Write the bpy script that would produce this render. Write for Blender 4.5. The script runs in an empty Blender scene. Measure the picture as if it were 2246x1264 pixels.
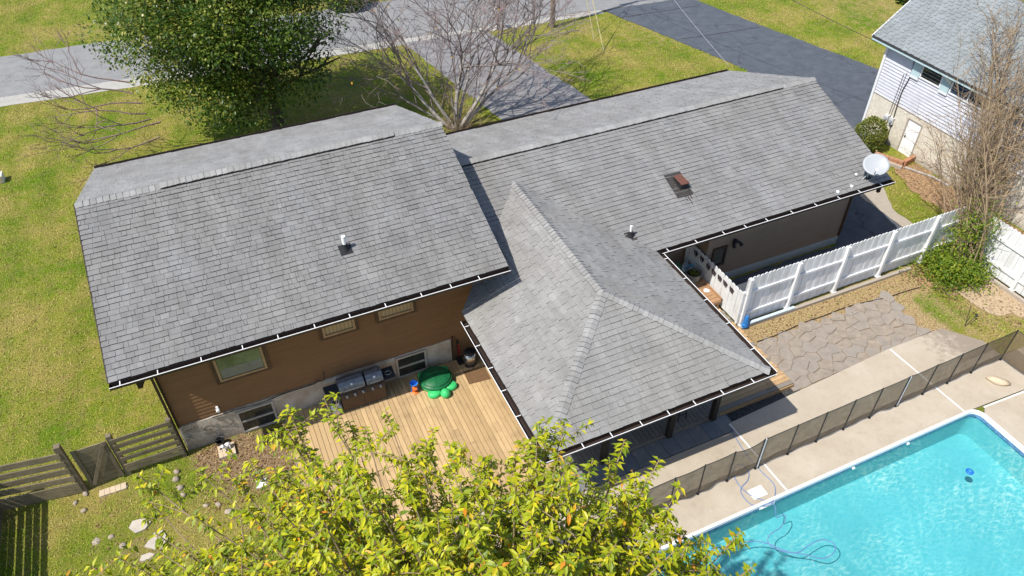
import bpy, math, random
import numpy as np
from mathutils import Vector, Matrix
random.seed(7); rng = np.random.default_rng(7)
SC = bpy.context.scene
COL = SC.collection
PI = math.pi

# ------------------------------------------------------------------ camera
CAM = Vector((3.2959, -12.8961, 16.1478)); YAW, PIT, ROL = .4177, .7242, -.0075
FPX, PW, PH = 1664.3, 2246, 1264
_d = Vector((math.sin(YAW)*math.cos(PIT), math.cos(YAW)*math.cos(PIT), -math.sin(PIT)))
_r = Vector((math.cos(YAW), -math.sin(YAW), 0)); _u = _r.cross(_d)
_c, _s = math.cos(ROL), math.sin(ROL)
_r, _u = _c*_r+_s*_u, -_s*_r+_c*_u
cam = bpy.data.cameras.new('camera'); camo = bpy.data.objects.new('camera', cam); COL.objects.link(camo)
cam.sensor_width = 36; cam.lens = FPX/PW*36; cam.clip_end = 500; cam.clip_start = .1
m = Matrix((( _r.x, _u.x, -_d.x, CAM.x), (_r.y, _u.y, -_d.y, CAM.y), (_r.z, _u.z, -_d.z, CAM.z), (0, 0, 0, 1)))
camo.matrix_world = m; SC.camera = camo

# ------------------------------------------------------------------ light
SUN_EL = math.radians(56.3); SX, SY = .6464, .13
w = bpy.data.worlds.new('World'); SC.world = w; w.use_nodes = True
nt = w.node_tree; bg = nt.nodes['Background']
sky = nt.nodes.new('ShaderNodeTexSky'); sky.sky_type = 'NISHITA'; sky.sun_disc = False
sky.sun_elevation = SUN_EL; sky.sun_rotation = math.atan2(-SX, -SY)
nt.links.new(sky.outputs[0], bg.inputs[0]); bg.inputs[1].default_value = .135
sl = bpy.data.lights.new('sun', 'SUN'); sl.energy = 4.3; sl.angle = math.radians(.5); sl.color = (1, .955, .88)
so = bpy.data.objects.new('sun', sl); COL.objects.link(so); so.location = (-20, -5, 30)
so.rotation_euler = Vector((SX, SY, -1)).to_track_quat('-Z', 'Y').to_euler()
SC.view_settings.view_transform = 'Standard'; SC.view_settings.look = 'None'; SC.view_settings.gamma = 1
SC.view_settings.exposure = .45
SC.view_settings.use_curve_mapping = False

def at(px, py, z=0.):                                   # photo pixel -> point on the horizontal plane z
    q = _d+_r*((px-PW/2)/FPX)-_u*((py-PH/2)/FPX)
    return CAM+q*((z-CAM.z)/q.z)
def proj(P):
    q = Vector(P)-CAM; z = q.dot(_d); return (PW/2+FPX*q.dot(_r)/z, PH/2-FPX*q.dot(_u)/z, z)

# ------------------------------------------------------------------ materials
class NT:
    def __init__(s, name):
        s.m = bpy.data.materials.new(name); s.m.use_nodes = True; s.t = s.m.node_tree
        s.b = s.t.nodes['Principled BSDF']; s.out = s.t.nodes['Material Output']
        s.pos = s.t.nodes.new('ShaderNodeNewGeometry').outputs['Position']
    def n(s, t, **k):
        o = s.t.nodes.new(t)
        for a, v in k.items(): setattr(o, a, v)
        return o
    def l(s, a, b): s.t.links.new(a, b)
    def noise(s, sc, det=3, rough=.6, vec=None, stretch=None):
        o = s.n('ShaderNodeTexNoise'); o.inputs['Scale'].default_value = sc; o.inputs['Detail'].default_value = det
        o.inputs['Roughness'].default_value = rough
        v = vec or s.pos
        if stretch:
            mp = s.n('ShaderNodeMapping'); mp.inputs['Scale'].default_value = stretch; s.l(v, mp.inputs['Vector']); v = mp.outputs[0]
        s.l(v, o.inputs['Vector']); return o.outputs['Fac']
    def ramp(s, f, pts):
        o = s.n('ShaderNodeValToRGB'); e = o.color_ramp.elements
        while len(e) < len(pts): e.new(.5)
        for i, (p, c) in enumerate(pts):
            e[i].position = p; e[i].color = (*c, 1) if len(c) == 3 else c
        s.l(f, o.inputs[0]); return o.outputs[0]
    def mix(s, f, a, b, mode='MIX'):
        o = s.n('ShaderNodeMix', data_type='RGBA', blend_type=mode)
        for i, v in ((0, f), (6, a), (7, b)):
            if isinstance(v, (int, float)): o.inputs[i].default_value = v
            elif isinstance(v, tuple): o.inputs[i].default_value = (*v, 1)
            else: s.l(v, o.inputs[i])
        return o.outputs[2]
    def math(s, op, a, b=0.):
        o = s.n('ShaderNodeMath', operation=op)
        for i, v in ((0, a), (1, b)):
            if isinstance(v, (int, float)): o.inputs[i].default_value = v
            else: s.l(v, o.inputs[i])
        return o.outputs[0]
    def attr(s, name):
        o = s.n('ShaderNodeAttribute'); o.attribute_name = name; return o.outputs['Fac']
    def objcol(s):
        o = s.n('ShaderNodeObjectInfo'); sp = s.n('ShaderNodeSeparateColor'); s.l(o.outputs['Color'], sp.inputs[0]); return sp.outputs[0]
    def objrand(s): return s.n('ShaderNodeObjectInfo').outputs['Random']
    def bump(s, h, st=.3, dist=.02):
        o = s.n('ShaderNodeBump'); o.inputs['Strength'].default_value = st; o.inputs['Distance'].default_value = dist
        s.l(h, o.inputs['Height']); s.l(o.outputs[0], s.b.inputs['Normal'])
    def col(s, c):
        if isinstance(c, tuple): s.b.inputs['Base Color'].default_value = (*c, 1)
        else: s.l(c, s.b.inputs['Base Color'])
    def rough(s, r, spec=.3, metal=0.):
        s.b.inputs['Roughness'].default_value = r; s.b.inputs['Specular IOR Level'].default_value = spec; s.b.inputs['Metallic'].default_value = metal
M = {}
def simple(name, c, r=.7, var=.15, sc=6., spec=.25, metal=0., bump=0., bsc=60.):
    n = NT(name); k = tuple(max(0, x*(1-var)) for x in c); k2 = tuple(min(1, x*(1+var)) for x in c)
    n.col(n.ramp(n.noise(sc, 5, .65), [(.3, k), (.7, k2)])); n.rough(r, spec, metal)
    if bump: n.bump(n.noise(bsc, 4, .7), bump, .01)
    M[name] = n.m; return n.m

def shingle_mat(name, dark, light, warm):
    n = NT(name)
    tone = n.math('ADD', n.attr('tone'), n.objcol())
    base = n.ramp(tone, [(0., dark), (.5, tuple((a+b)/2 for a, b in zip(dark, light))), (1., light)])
    base = n.mix(n.ramp(n.noise(.55, 3), [(.42, (0, 0, 0)), (.75, (.55, .55, .55))]), base, warm)
    base = n.mix(n.ramp(n.noise(1.3, 4, .7), [(.35, (.0, .0, .0)), (.7, (.35, .35, .35))]), base, tuple(x*.62 for x in dark))
    gran = n.ramp(n.noise(48, 6, .85), [(.30, (.62,)*3), (.5, (1, 1, 1)), (.70, (1.32,)*3)])
    strk = n.ramp(n.noise(1.7, 5, .7, stretch=(1.6, .28, .28)), [(.35, (1, 1, 1)), (.68, (.80, .79, .775))])
    base = n.mix(1., base, strk, 'MULTIPLY')
    n.col(n.mix(1., base, gran, 'MULTIPLY')); n.rough(.85, .35); n.bump(n.noise(60, 5, .85), .5, .008)
    M[name] = n.m
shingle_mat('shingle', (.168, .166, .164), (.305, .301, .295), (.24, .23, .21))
shingle_mat('shingle_wing', (.218, .214, .206), (.335, .33, .318), (.285, .268, .24))
shingle_mat('shingle_cap', (.25, .247, .242), (.365, .361, .352), (.28, .27, .25))
shingle_mat('shingle_blue', (.20, .225, .235), (.29, .315, .325), (.26, .285, .295))
simple('shingle_edge', (.035, .035, .038), .95, .3, 30)
simple('underlay', (.045, .045, .05), .95)
simple('brown_trim', (.028, .018, .014), .6, .2)
simple('gutter_brown', (.035, .024, .02), .5, .3, 12)
simple('gutter_white', (.78, .78, .78), .4, .06, 20)
simple('pvc', (.8, .8, .79), .4, .05)
simple('black_rubber', (.02, .02, .022), .7, .3)
simple('black_plastic', (.022, .023, .025), .45, .3)
simple('rust', (.13, .055, .04), .75, .5, 25, bump=.3)
simple('tar', (.045, .04, .038), .9, .4, 9)
def siding_mat(name, c):
    n = NT(name)
    a = n.noise(3, 5, .7, stretch=(.5, 1, 6)); g = n.noise(40, 4, .7, stretch=(.25, 1, 3))
    cc = n.mix(n.ramp(a, [(.3, (0,)*3), (.75, (1,)*3)]), tuple(x*.86 for x in c), tuple(x*1.14 for x in c))
    cc = n.mix(n.ramp(n.noise(1.1, 4, .65), [(.52, (0,)*3), (.72, (.35,)*3)]), cc, tuple(x*.6 for x in c))
    r = n.objrand(); cc = n.mix(n.math('MULTIPLY', r, .18), cc, tuple(x*.8 for x in c))
    n.col(cc); n.rough(.75, .2); n.bump(g, .25, .006); M[name] = n.m
siding_mat('siding_brown', (.205, .110, .053))
siding_mat('siding_taupe', (.30, .215, .145))
siding_mat('siding_white', (.55, .56, .61))
def stucco(name, c, dirt):
    n = NT(name)
    f = n.noise(7, 6, .75); v = n.noise(2.2, 4)
    cc = n.mix(n.ramp(v, [(.38, (0,)*3), (.68, (1,)*3)]), c, dirt)
    sp = n.n('ShaderNodeSeparateXYZ'); n.l(n.pos, sp.inputs[0])
    low = n.math('ADD', sp.outputs[2], n.math('MULTIPLY', f, .5))
    cc = n.mix(n.ramp(low, [(.28, (.75,)*3), (.62, (0,)*3)]), cc, tuple(x*.62 for x in dirt))
    n.col(cc); n.rough(.9, .15); n.bump(n.math('ADD', n.noise(14, 5, .75, stretch=(1, 1, .6)), n.math('MULTIPLY', n.noise(60, 3), .4)), .9, .05); M[name] = n.m
stucco('stucco_cream', (.56, .50, .42), (.40, .32, .24))
stucco('stucco_grey', (.56, .62, .61), (.48, .52, .51))
stucco('stucco_pale', (.74, .69, .59), (.66, .60, .50))
simple('casing_dark', (.085, .052, .03), .65, .2)
simple('frame_tan', (.36, .235, .13), .6, .15)
simple('frame_grey', (.37, .33, .28), .6, .15)
simple('white_paint', (.72, .73, .74), .45, .05, 8)
nv = NT('vinyl'); nv.col(nv.mix(nv.ramp(nv.noise(2.2, 6, .75, stretch=(1, 1, .5)), [(.42, (0,)*3), (.72, (1,)*3)]), (.74, .75, .76), (.56, .555, .53))); nv.rough(.5, .3); M['vinyl'] = nv.m
simple('door_white', (.85, .85, .86), .35, .04)
simple('shutter_teal', (.42, .55, .58), .6, .1)
def glass(name, c, r=.06):
    n = NT(name); n.col(n.ramp(n.noise(2.6, 4), [(.35, c), (.65, tuple(x*2. for x in c))])); n.rough(r, .6)
    M[name] = n.m
glass('glass_dark', (.02, .022, .018)); glass('glass_green_reflect', (.085, .11, .06)); glass('glass_blue', (.02, .035, .06))  # the green pane's colour stands in for a reflection in the window
def blind(name, c):
    n = NT(name); wv = n.n('ShaderNodeTexWave'); wv.bands_direction = 'X'; wv.inputs['Scale'].default_value = 3.2; wv.inputs['Distortion'].default_value = .2
    n.l(n.pos, wv.inputs['Vector']); n.col(n.mix(wv.outputs['Fac'], tuple(x*.7 for x in c), c)); n.rough(.5, .3); M[name] = n.m
blind('blind_tan', (.42, .31, .17))

def wood(name, c, c2, dark, along='Y', rnd=.5):
    n = NT(name)
    st = {'Y': (14, .9, 6), 'X': (.9, 14, 6), 'Z': (10, 10, .9)}[along]
    g = n.noise(3.2, 6, .7, stretch=st)
    r = n.objrand()
    cc = n.mix(n.ramp(g, [(.3, (0,)*3), (.7, (1,)*3)]), c, c2)
    cc = n.mix(n.math('MULTIPLY', r, rnd), cc, tuple(x*.62 for x in c))
    kn = n.n('ShaderNodeTexVoronoi'); kn.inputs['Scale'].default_value = 5; n.l(n.pos, kn.inputs['Vector'])
    cc = n.mix(n.ramp(kn.outputs['Distance'], [(.05, (.7,)*3), (.11, (0,)*3)]), cc, dark)
    cc = n.mix(n.ramp(n.noise(2.0, 5, .7), [(.50, (0,)*3), (.80, (.6,)*3)]), cc, dark)
    n.col(cc); n.rough(.8, .2); n.bump(g, .25, .006); M[name] = n.m
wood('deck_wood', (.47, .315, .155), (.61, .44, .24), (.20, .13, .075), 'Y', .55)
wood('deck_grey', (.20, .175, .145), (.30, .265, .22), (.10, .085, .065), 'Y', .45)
wood('platform_wood', (.40, .25, .12), (.58, .40, .22), (.17, .11, .06), 'X', .5)
wood('bench_wood', (.36, .20, .105), (.50, .31, .17), (.13, .075, .04), 'X', .5)
wood('fence_wood', (.15, .122, .075), (.29, .24, .155), (.045, .045, .022), 'X', .5)
wood('post_wood', (.15, .122, .08), (.27, .22, .15), (.045, .04, .025), 'Z', .4)
wood('bark_pale', (.30, .275, .25), (.46, .43, .40), (.13, .11, .10), 'Z', .2)
wood('bark_limb', (.22, .20, .18), (.40, .375, .35), (.09, .08, .07), 'Z', .2)
wood('bark_grey', (.16, .125, .115), (.27, .225, .21), (.10, .08, .075), 'Z', .2)
wood('bark_dark', (.07, .055, .042), (.13, .105, .08), (.03, .025, .02), 'Z', .2)
wood('bark_tan', (.235, .165, .10), (.38, .285, .18), (.12, .085, .055), 'Z', .3)
simple('twig_red', (.22, .15, .14), .8, .3, 10)
simple('dark_post', (.022, .018, .016), .6, .3)

def grass_ground():
    n = NT('lawn_ground')
    a = n.noise(.42, 5, .62); b = n.noise(2.6, 5, .7); c = n.noise(26, 4, .75); dd = n.noise(.16, 3)
    col = n.ramp(a, [(.36, (.105, .175, .009)), (.48, (.178, .200, .024)), (.60, (.26, .222, .056))])
    col = n.mix(n.ramp(b, [(.45, (0,)*3), (.72, (.8,)*3)]), col, (.245, .19, .075))
    col = n.mix(n.ramp(n.noise(1.1, 5, .7), [(.56, (0,)*3), (.72, (.75,)*3)]), col, (.115, .19, .010))
    mow = n.noise(.9, 3, .6, stretch=(1.5, .10, 1)); col = n.mix(1., col, n.ramp(mow, [(.38, (.86, .90, .82)), (.62, (1.12, 1.08, 1.1))]), 'MULTIPLY')
    # bare soil in the rear garden, by the planted bed and the strip along the white fence
    ma = n.attr('soil'); sm = n.math('ADD', ma, n.math('MULTIPLY', n.math('SUBTRACT', b, .5), .8))
    soil = n.ramp(n.noise(9, 5, .75), [(.3, (.15, .095, .05)), (.55, (.27, .19, .11)), (.75, (.36, .27, .17))])
    col = n.mix(n.ramp(sm, [(.40, (0,)*3), (.62, (1,)*3)]), col, soil)
    dry = n.attr('dry'); straw = n.ramp(n.noise(13, 5, .75), [(.3, (.25, .165, .075)), (.7, (.46, .345, .18))])
    col = n.mix(n.ramp(n.math('ADD', dry, n.math('MULTIPLY', n.math('SUBTRACT', b, .5), .7)), [(.35, (0,)*3), (.65, (1,)*3)]), col, straw)
    col = n.mix(1., col, n.ramp(c, [(.34, (.42,)*3), (.5, (1,)*3), (.66, (1.5,)*3)]), 'MULTIPLY')
    n.col(col); n.rough(.95, .1); n.bump(c, .8, .05); M['lawn'] = n.m
    n = NT('grass_blade'); v = n.attr('tone')
    col = n.ramp(a2 := n.math('ADD', n.math('MULTIPLY', n.noise(.42, 5, .62), .8), n.math('MULTIPLY', v, .30)), [(.34, (.095, .18, .008)), (.46, (.185, .26, .02)), (.58, (.30, .305, .05)), (.74, (.44, .37, .13))])
    n.col(col); n.rough(.7, .2); n.b.inputs['Transmission Weight'].default_value = 0; M['blade'] = n.m
grass_ground()
def asphalt(name, c, c2, sc=2.):
    n = NT(name); v = n.noise(sc, 5, .65); g = n.noise(140, 3, .8)
    cc = n.mix(n.ramp(v, [(.3, (0,)*3), (.7, (1,)*3)]), c, c2)
    cc = n.mix(1., cc, n.ramp(g, [(.25, (.7,)*3), (.5, (1,)*3), (.75, (1.3,)*3)]), 'MULTIPLY')
    cc = n.mix(n.ramp(n.noise(.7, 6, .75, stretch=(.25, 2, 1)), [(.55, (0,)*3), (.75, (.3,)*3)]), cc, tuple(x*.7 for x in c))
    vo = n.n('ShaderNodeTexVoronoi'); vo.feature = 'DISTANCE_TO_EDGE'; vo.inputs['Scale'].default_value = .42
    wv = n.n('ShaderNodeTexNoise'); wv.inputs['Scale'].default_value = 1.1; wv.inputs['Detail'].default_value = 5; n.l(n.pos, wv.inputs['Vector'])
    ma_ = n.n('ShaderNodeVectorMath', operation='MULTIPLY_ADD'); n.l(wv.outputs['Color'], ma_.inputs[0]); ma_.inputs[1].default_value = (1.6, 1.6, 0); n.l(n.pos, ma_.inputs[2]); n.l(ma_.outputs[0], vo.inputs['Vector'])
    ck = n.math('MULTIPLY', n.ramp(vo.outputs['Distance'], [(.0, (.75,)*3), (.016, (0,)*3)]), n.ramp(n.noise(.35, 3), [(.45, (0,)*3), (.6, (1,)*3)]))
    cc = n.mix(ck, cc, tuple(x*.45 for x in c)); cc = n.mix(n.ramp(n.noise(.9, 3), [(.62, (0,)*3), (.74, (.35,)*3)]), cc, tuple(x*.62 for x in c))
    n.col(cc); n.rough(.85, .3); n.bump(g, .4, .006); M[name] = n.m
asphalt('road', (.195, .193, .19), (.25, .248, .243)); asphalt('drive_grey', (.17, .165, .165), (.25, .24, .24)); asphalt('drive_dark', (.062, .071, .087), (.092, .102, .121))
asphalt('gutter_conc', (.325, .31, .28), (.40, .385, .345))
def concrete():
    n = NT('pool_concrete'); v = n.noise(.8, 6, .7); v2 = n.noise(5, 6, .75)
    c = n.mix(n.ramp(v, [(.3, (0,)*3), (.72, (1,)*3)]), (.375, .315, .24), (.475, .415, .33))
    c = n.mix(n.ramp(v2, [(.52, (0,)*3), (.78, (.45,)*3)]), c, (.285, .225, .16))
    # bleach marks near the pool
    c = n.mix(n.ramp(n.noise(1.9, 7, .8), [(.62, (0,)*3), (.74, (.55,)*3)]), c, (.56, .52, .46))
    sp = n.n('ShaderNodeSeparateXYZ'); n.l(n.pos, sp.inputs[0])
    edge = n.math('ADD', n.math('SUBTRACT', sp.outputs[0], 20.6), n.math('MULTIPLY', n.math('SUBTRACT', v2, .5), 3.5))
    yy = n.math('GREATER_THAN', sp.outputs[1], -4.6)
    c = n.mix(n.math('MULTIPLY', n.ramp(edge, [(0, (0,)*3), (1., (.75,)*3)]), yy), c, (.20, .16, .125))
    n.col(c); n.rough(.85, .25); n.bump(n.noise(60, 4, .7), .25, .006); M['pool_concrete'] = n.m
concrete()
simple('joint', (.72, .70, .66), .8)
def stone(name, c1, c2, c3, rnd=.6):
    n = NT(name); f = n.noise(5, 6, .72); r = n.objrand()
    c = n.mix(n.ramp(f, [(.3, (0,)*3), (.72, (1,)*3)]), c1, c2); c = n.mix(n.math('MULTIPLY', r, rnd), c, c3)
    c = n.mix(n.ramp(n.noise(2.2, 4), [(.6, (0,)*3), (.75, (.5,)*3)]), c, (.42, .33, .22))
    n.col(c); n.rough(.9, .2); n.bump(n.math('ADD', f, n.math('MULTIPLY', n.noise(50, 4), .4)), .5, .02); M[name] = n.m
stone('flag', (.205, .168, .13), (.345, .285, .225), (.27, .245, .22)); stone('boulder', (.25, .20, .145), (.40, .33, .25), (.38, .33, .27), .5)
stone('slab', (.38, .33, .27), (.55, .49, .41), (.40, .37, .33), .4); stone('slate', (.17, .17, .165), (.25, .245, .235), (.15, .175, .20), .9)
stone('brick', (.38, .16, .08), (.50, .25, .13), (.34, .20, .13), .7); stone('paver_tan', (.47, .37, .25), (.60, .49, .35), (.50, .40, .30), .5)
stone('kerb', (.33, .28, .23), (.43, .38, .32), (.3, .26, .2), .4)
simple('gravel_dark', (.05, .05, .05), .95, .9, 22, bump=1., bsc=40)
simple('joint_soil', (.26, .19, .115), .95, .45, 9, bump=.6, bsc=40)
simple('mulch', (.20, .125, .075), .95, .5, 25, bump=.9, bsc=45)
simple('litter', (.30, .19, .105), .9, .5, 12, bump=1., bsc=30)
simple('woodchip', (.38, .285, .18), .9, .35, 14, bump=1., bsc=30)

def leaf_mat(name, stops, transl=.35, rough=.45):
    n = NT(name); t = n.math('ADD', n.attr('tone'), n.objcol())
    c = n.ramp(t, stops); n.col(c); n.rough(rough, .35)
    tr = n.n('ShaderNodeBsdfTranslucent'); n.l(n.mix(1., c, (1.25, 1.2, .5), 'MULTIPLY'), tr.inputs['Color'])
    mx = n.n('ShaderNodeMixShader'); mx.inputs[0].default_value = transl
    n.l(n.b.outputs[0], mx.inputs[1]); n.l(tr.outputs[0], mx.inputs[2]); n.l(mx.outputs[0], n.out.inputs[0]); M[name] = n.m
leaf_mat('cherry_leaf', [(0, (.11, .18, .010)), (.40, (.29, .335, .007)), (.78, (.56, .51, .014)), (.90, (.55, .40, .03)), (.97, (.60, .24, .02))], .22)
leaf_mat('oak_leaf', [(0, (.028, .065, .010)), (.42, (.07, .13, .016)), (.70, (.19, .25, .035)), (1, (.36, .33, .08))], .34, .35)
leaf_mat('ivy_leaf', [(0, (.06, .13, .012)), (.6, (.18, .26, .022)), (.9, (.36, .36, .03)), (1, (.4, .3, .05))], .3)
leaf_mat('dry_leaf', [(0, (.10, .055, .025)), (.5, (.24, .14, .06)), (1, (.42, .29, .14))], .1)
leaf_mat('shrub_leaf', [(0, (.06, .095, .015)), (.6, (.17, .20, .03)), (1, (.38, .30, .09))], .2)

def water_mat():
    n = NT('pool_water'); t = n.t
    tr = n.n('ShaderNodeBsdfTransparent'); gl = n.n('ShaderNodeBsdfGlossy'); gl.inputs['Roughness'].default_value = .04
    v = n.n('ShaderNodeTexVoronoi'); v.feature = 'SMOOTH_F1'; v.inputs['Scale'].default_value = 13; v.inputs['Smoothness'].default_value = .35
    wn = n.n('ShaderNodeTexNoise'); wn.inputs['Scale'].default_value = 3.5; wn.inputs['Detail'].default_value = 5; n.l(n.pos, wn.inputs['Vector'])
    ad = n.n('ShaderNodeVectorMath', operation='MULTIPLY_ADD'); n.l(wn.outputs['Color'], ad.inputs[0]); ad.inputs[1].default_value = (.36, .36, 0); n.l(n.pos, ad.inputs[2])
    mp = n.n('ShaderNodeMapping'); mp.inputs['Scale'].default_value = (.55, 1.5, 1); mp.inputs['Rotation'].default_value = (0, 0, .55); n.l(ad.outputs[0], mp.inputs[0]); n.l(mp.outputs[0], v.inputs['Vector'])
    msk = n.ramp(n.noise(.45, 2), [(.35, (.25,)*3), (.65, (1,)*3)])
    dd = n.math('ADD', .36, n.math('MULTIPLY', n.math('SUBTRACT', v.outputs['Distance'], .36), msk))
    n.l(n.ramp(dd, [(.05, (.30, .75, .82)), (.34, (.39, .81, .865)), (.55, (.50, .88, .91)), (.72, (.82, .99, .99))]), tr.inputs['Color'])  # caustic light streaks put into the water's transparency colour
    fr = n.n('ShaderNodeFresnel'); fr.inputs['IOR'].default_value = 1.33
    bp = n.n('ShaderNodeBump'); bp.inputs['Strength'].default_value = .5; bp.inputs['Distance'].default_value = .05; n.l(n.noise(3.5, 3, vec=mp.outputs[0]), bp.inputs['Height'])
    n.l(bp.outputs[0], gl.inputs['Normal']); n.l(bp.outputs[0], fr.inputs['Normal'])
    mx = n.n('ShaderNodeMixShader'); n.l(fr.outputs[0], mx.inputs[0]); n.l(tr.outputs[0], mx.inputs[1]); n.l(gl.outputs[0], mx.inputs[2]); n.l(mx.outputs[0], n.out.inputs[0])
    t.nodes.remove(n.b); M['water'] = n.m
water_mat()
simple('pool_liner', (.42, .53, .535), .6, .10, .3)
simple('tile_blue', (.10, .20, .34), .3, .5, 9)
simple('coping', (.80, .80, .80), .5, .06, 9)
def mesh_mat():
    n = NT('safety_mesh'); n.col((.15, .112, .07)); n.rough(.8, .2)
    tr = n.n('ShaderNodeBsdfTransparent'); mx = n.n('ShaderNodeMixShader')
    n.l(n.ramp(n.noise(6, 4), [(.3, (.72,)*3), (.7, (.86,)*3)]), mx.inputs[0]); n.l(tr.outputs[0], mx.inputs[1]); n.l(n.b.outputs[0], mx.inputs[2]); n.l(mx.outputs[0], n.out.inputs[0]); M['safety_mesh'] = n.m
mesh_mat()
simple('green_dark', (.012, .125, .045), .4, .25, 9); simple('green_light', (.05, .50, .15), .35, .15, 8)
simple('blue_toy', (.03, .22, .72), .35); simple('orange_toy', (.75, .17, .03), .4); simple('steel', (.42, .43, .44), .35, .2, 30, .5, .75)
simple('grill_lid', (.17, .19, .215), .4, .35, 14, .5, .35); simple('grill_side', (.035, .042, .055), .5, .3, 10); simple('grill_front', (.075, .045, .028), .5, .2)
simple('chrome', (.55, .5, .46), .25, .1, 5, .5, .9); simple('tank_white', (.55, .54, .55), .5, .2, 12); simple('mat_brown', (.15, .085, .042), .95, .45, 40)
simple('watering_green', (.11, .26, .15), .5); simple('watering_pale', (.50, .60, .66), .5); simple('tub_blue', (.13, .47, .72), .45); simple('planter', (.21, .20, .18), .8, .25)
simple('tarp_blue', (.03, .19, .50), .5, .4, 20); simple('hose_blue', (.12, .20, .38), .5); simple('butterfly', (.055, .04, .05), .6); simple('red', (.45, .03, .02), .5)
simple('hatch', (.82, .80, .78), .5, .04); simple('floater', (.02, .14, .55), .35); simple('grey_box', (.55, .55, .56), .5); simple('dog_white', (.75, .73, .70), .7); simple('dish_grey', (.36, .375, .39), .45, .05)
simple('wire', (.03, .03, .03), .6); simple('pole_wood', (.20, .155, .12), .85, .3, 8); simple('guy_yellow', (.55, .47, .25), .5); simple('soil_dark', (.05, .04, .03), .95)

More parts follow.
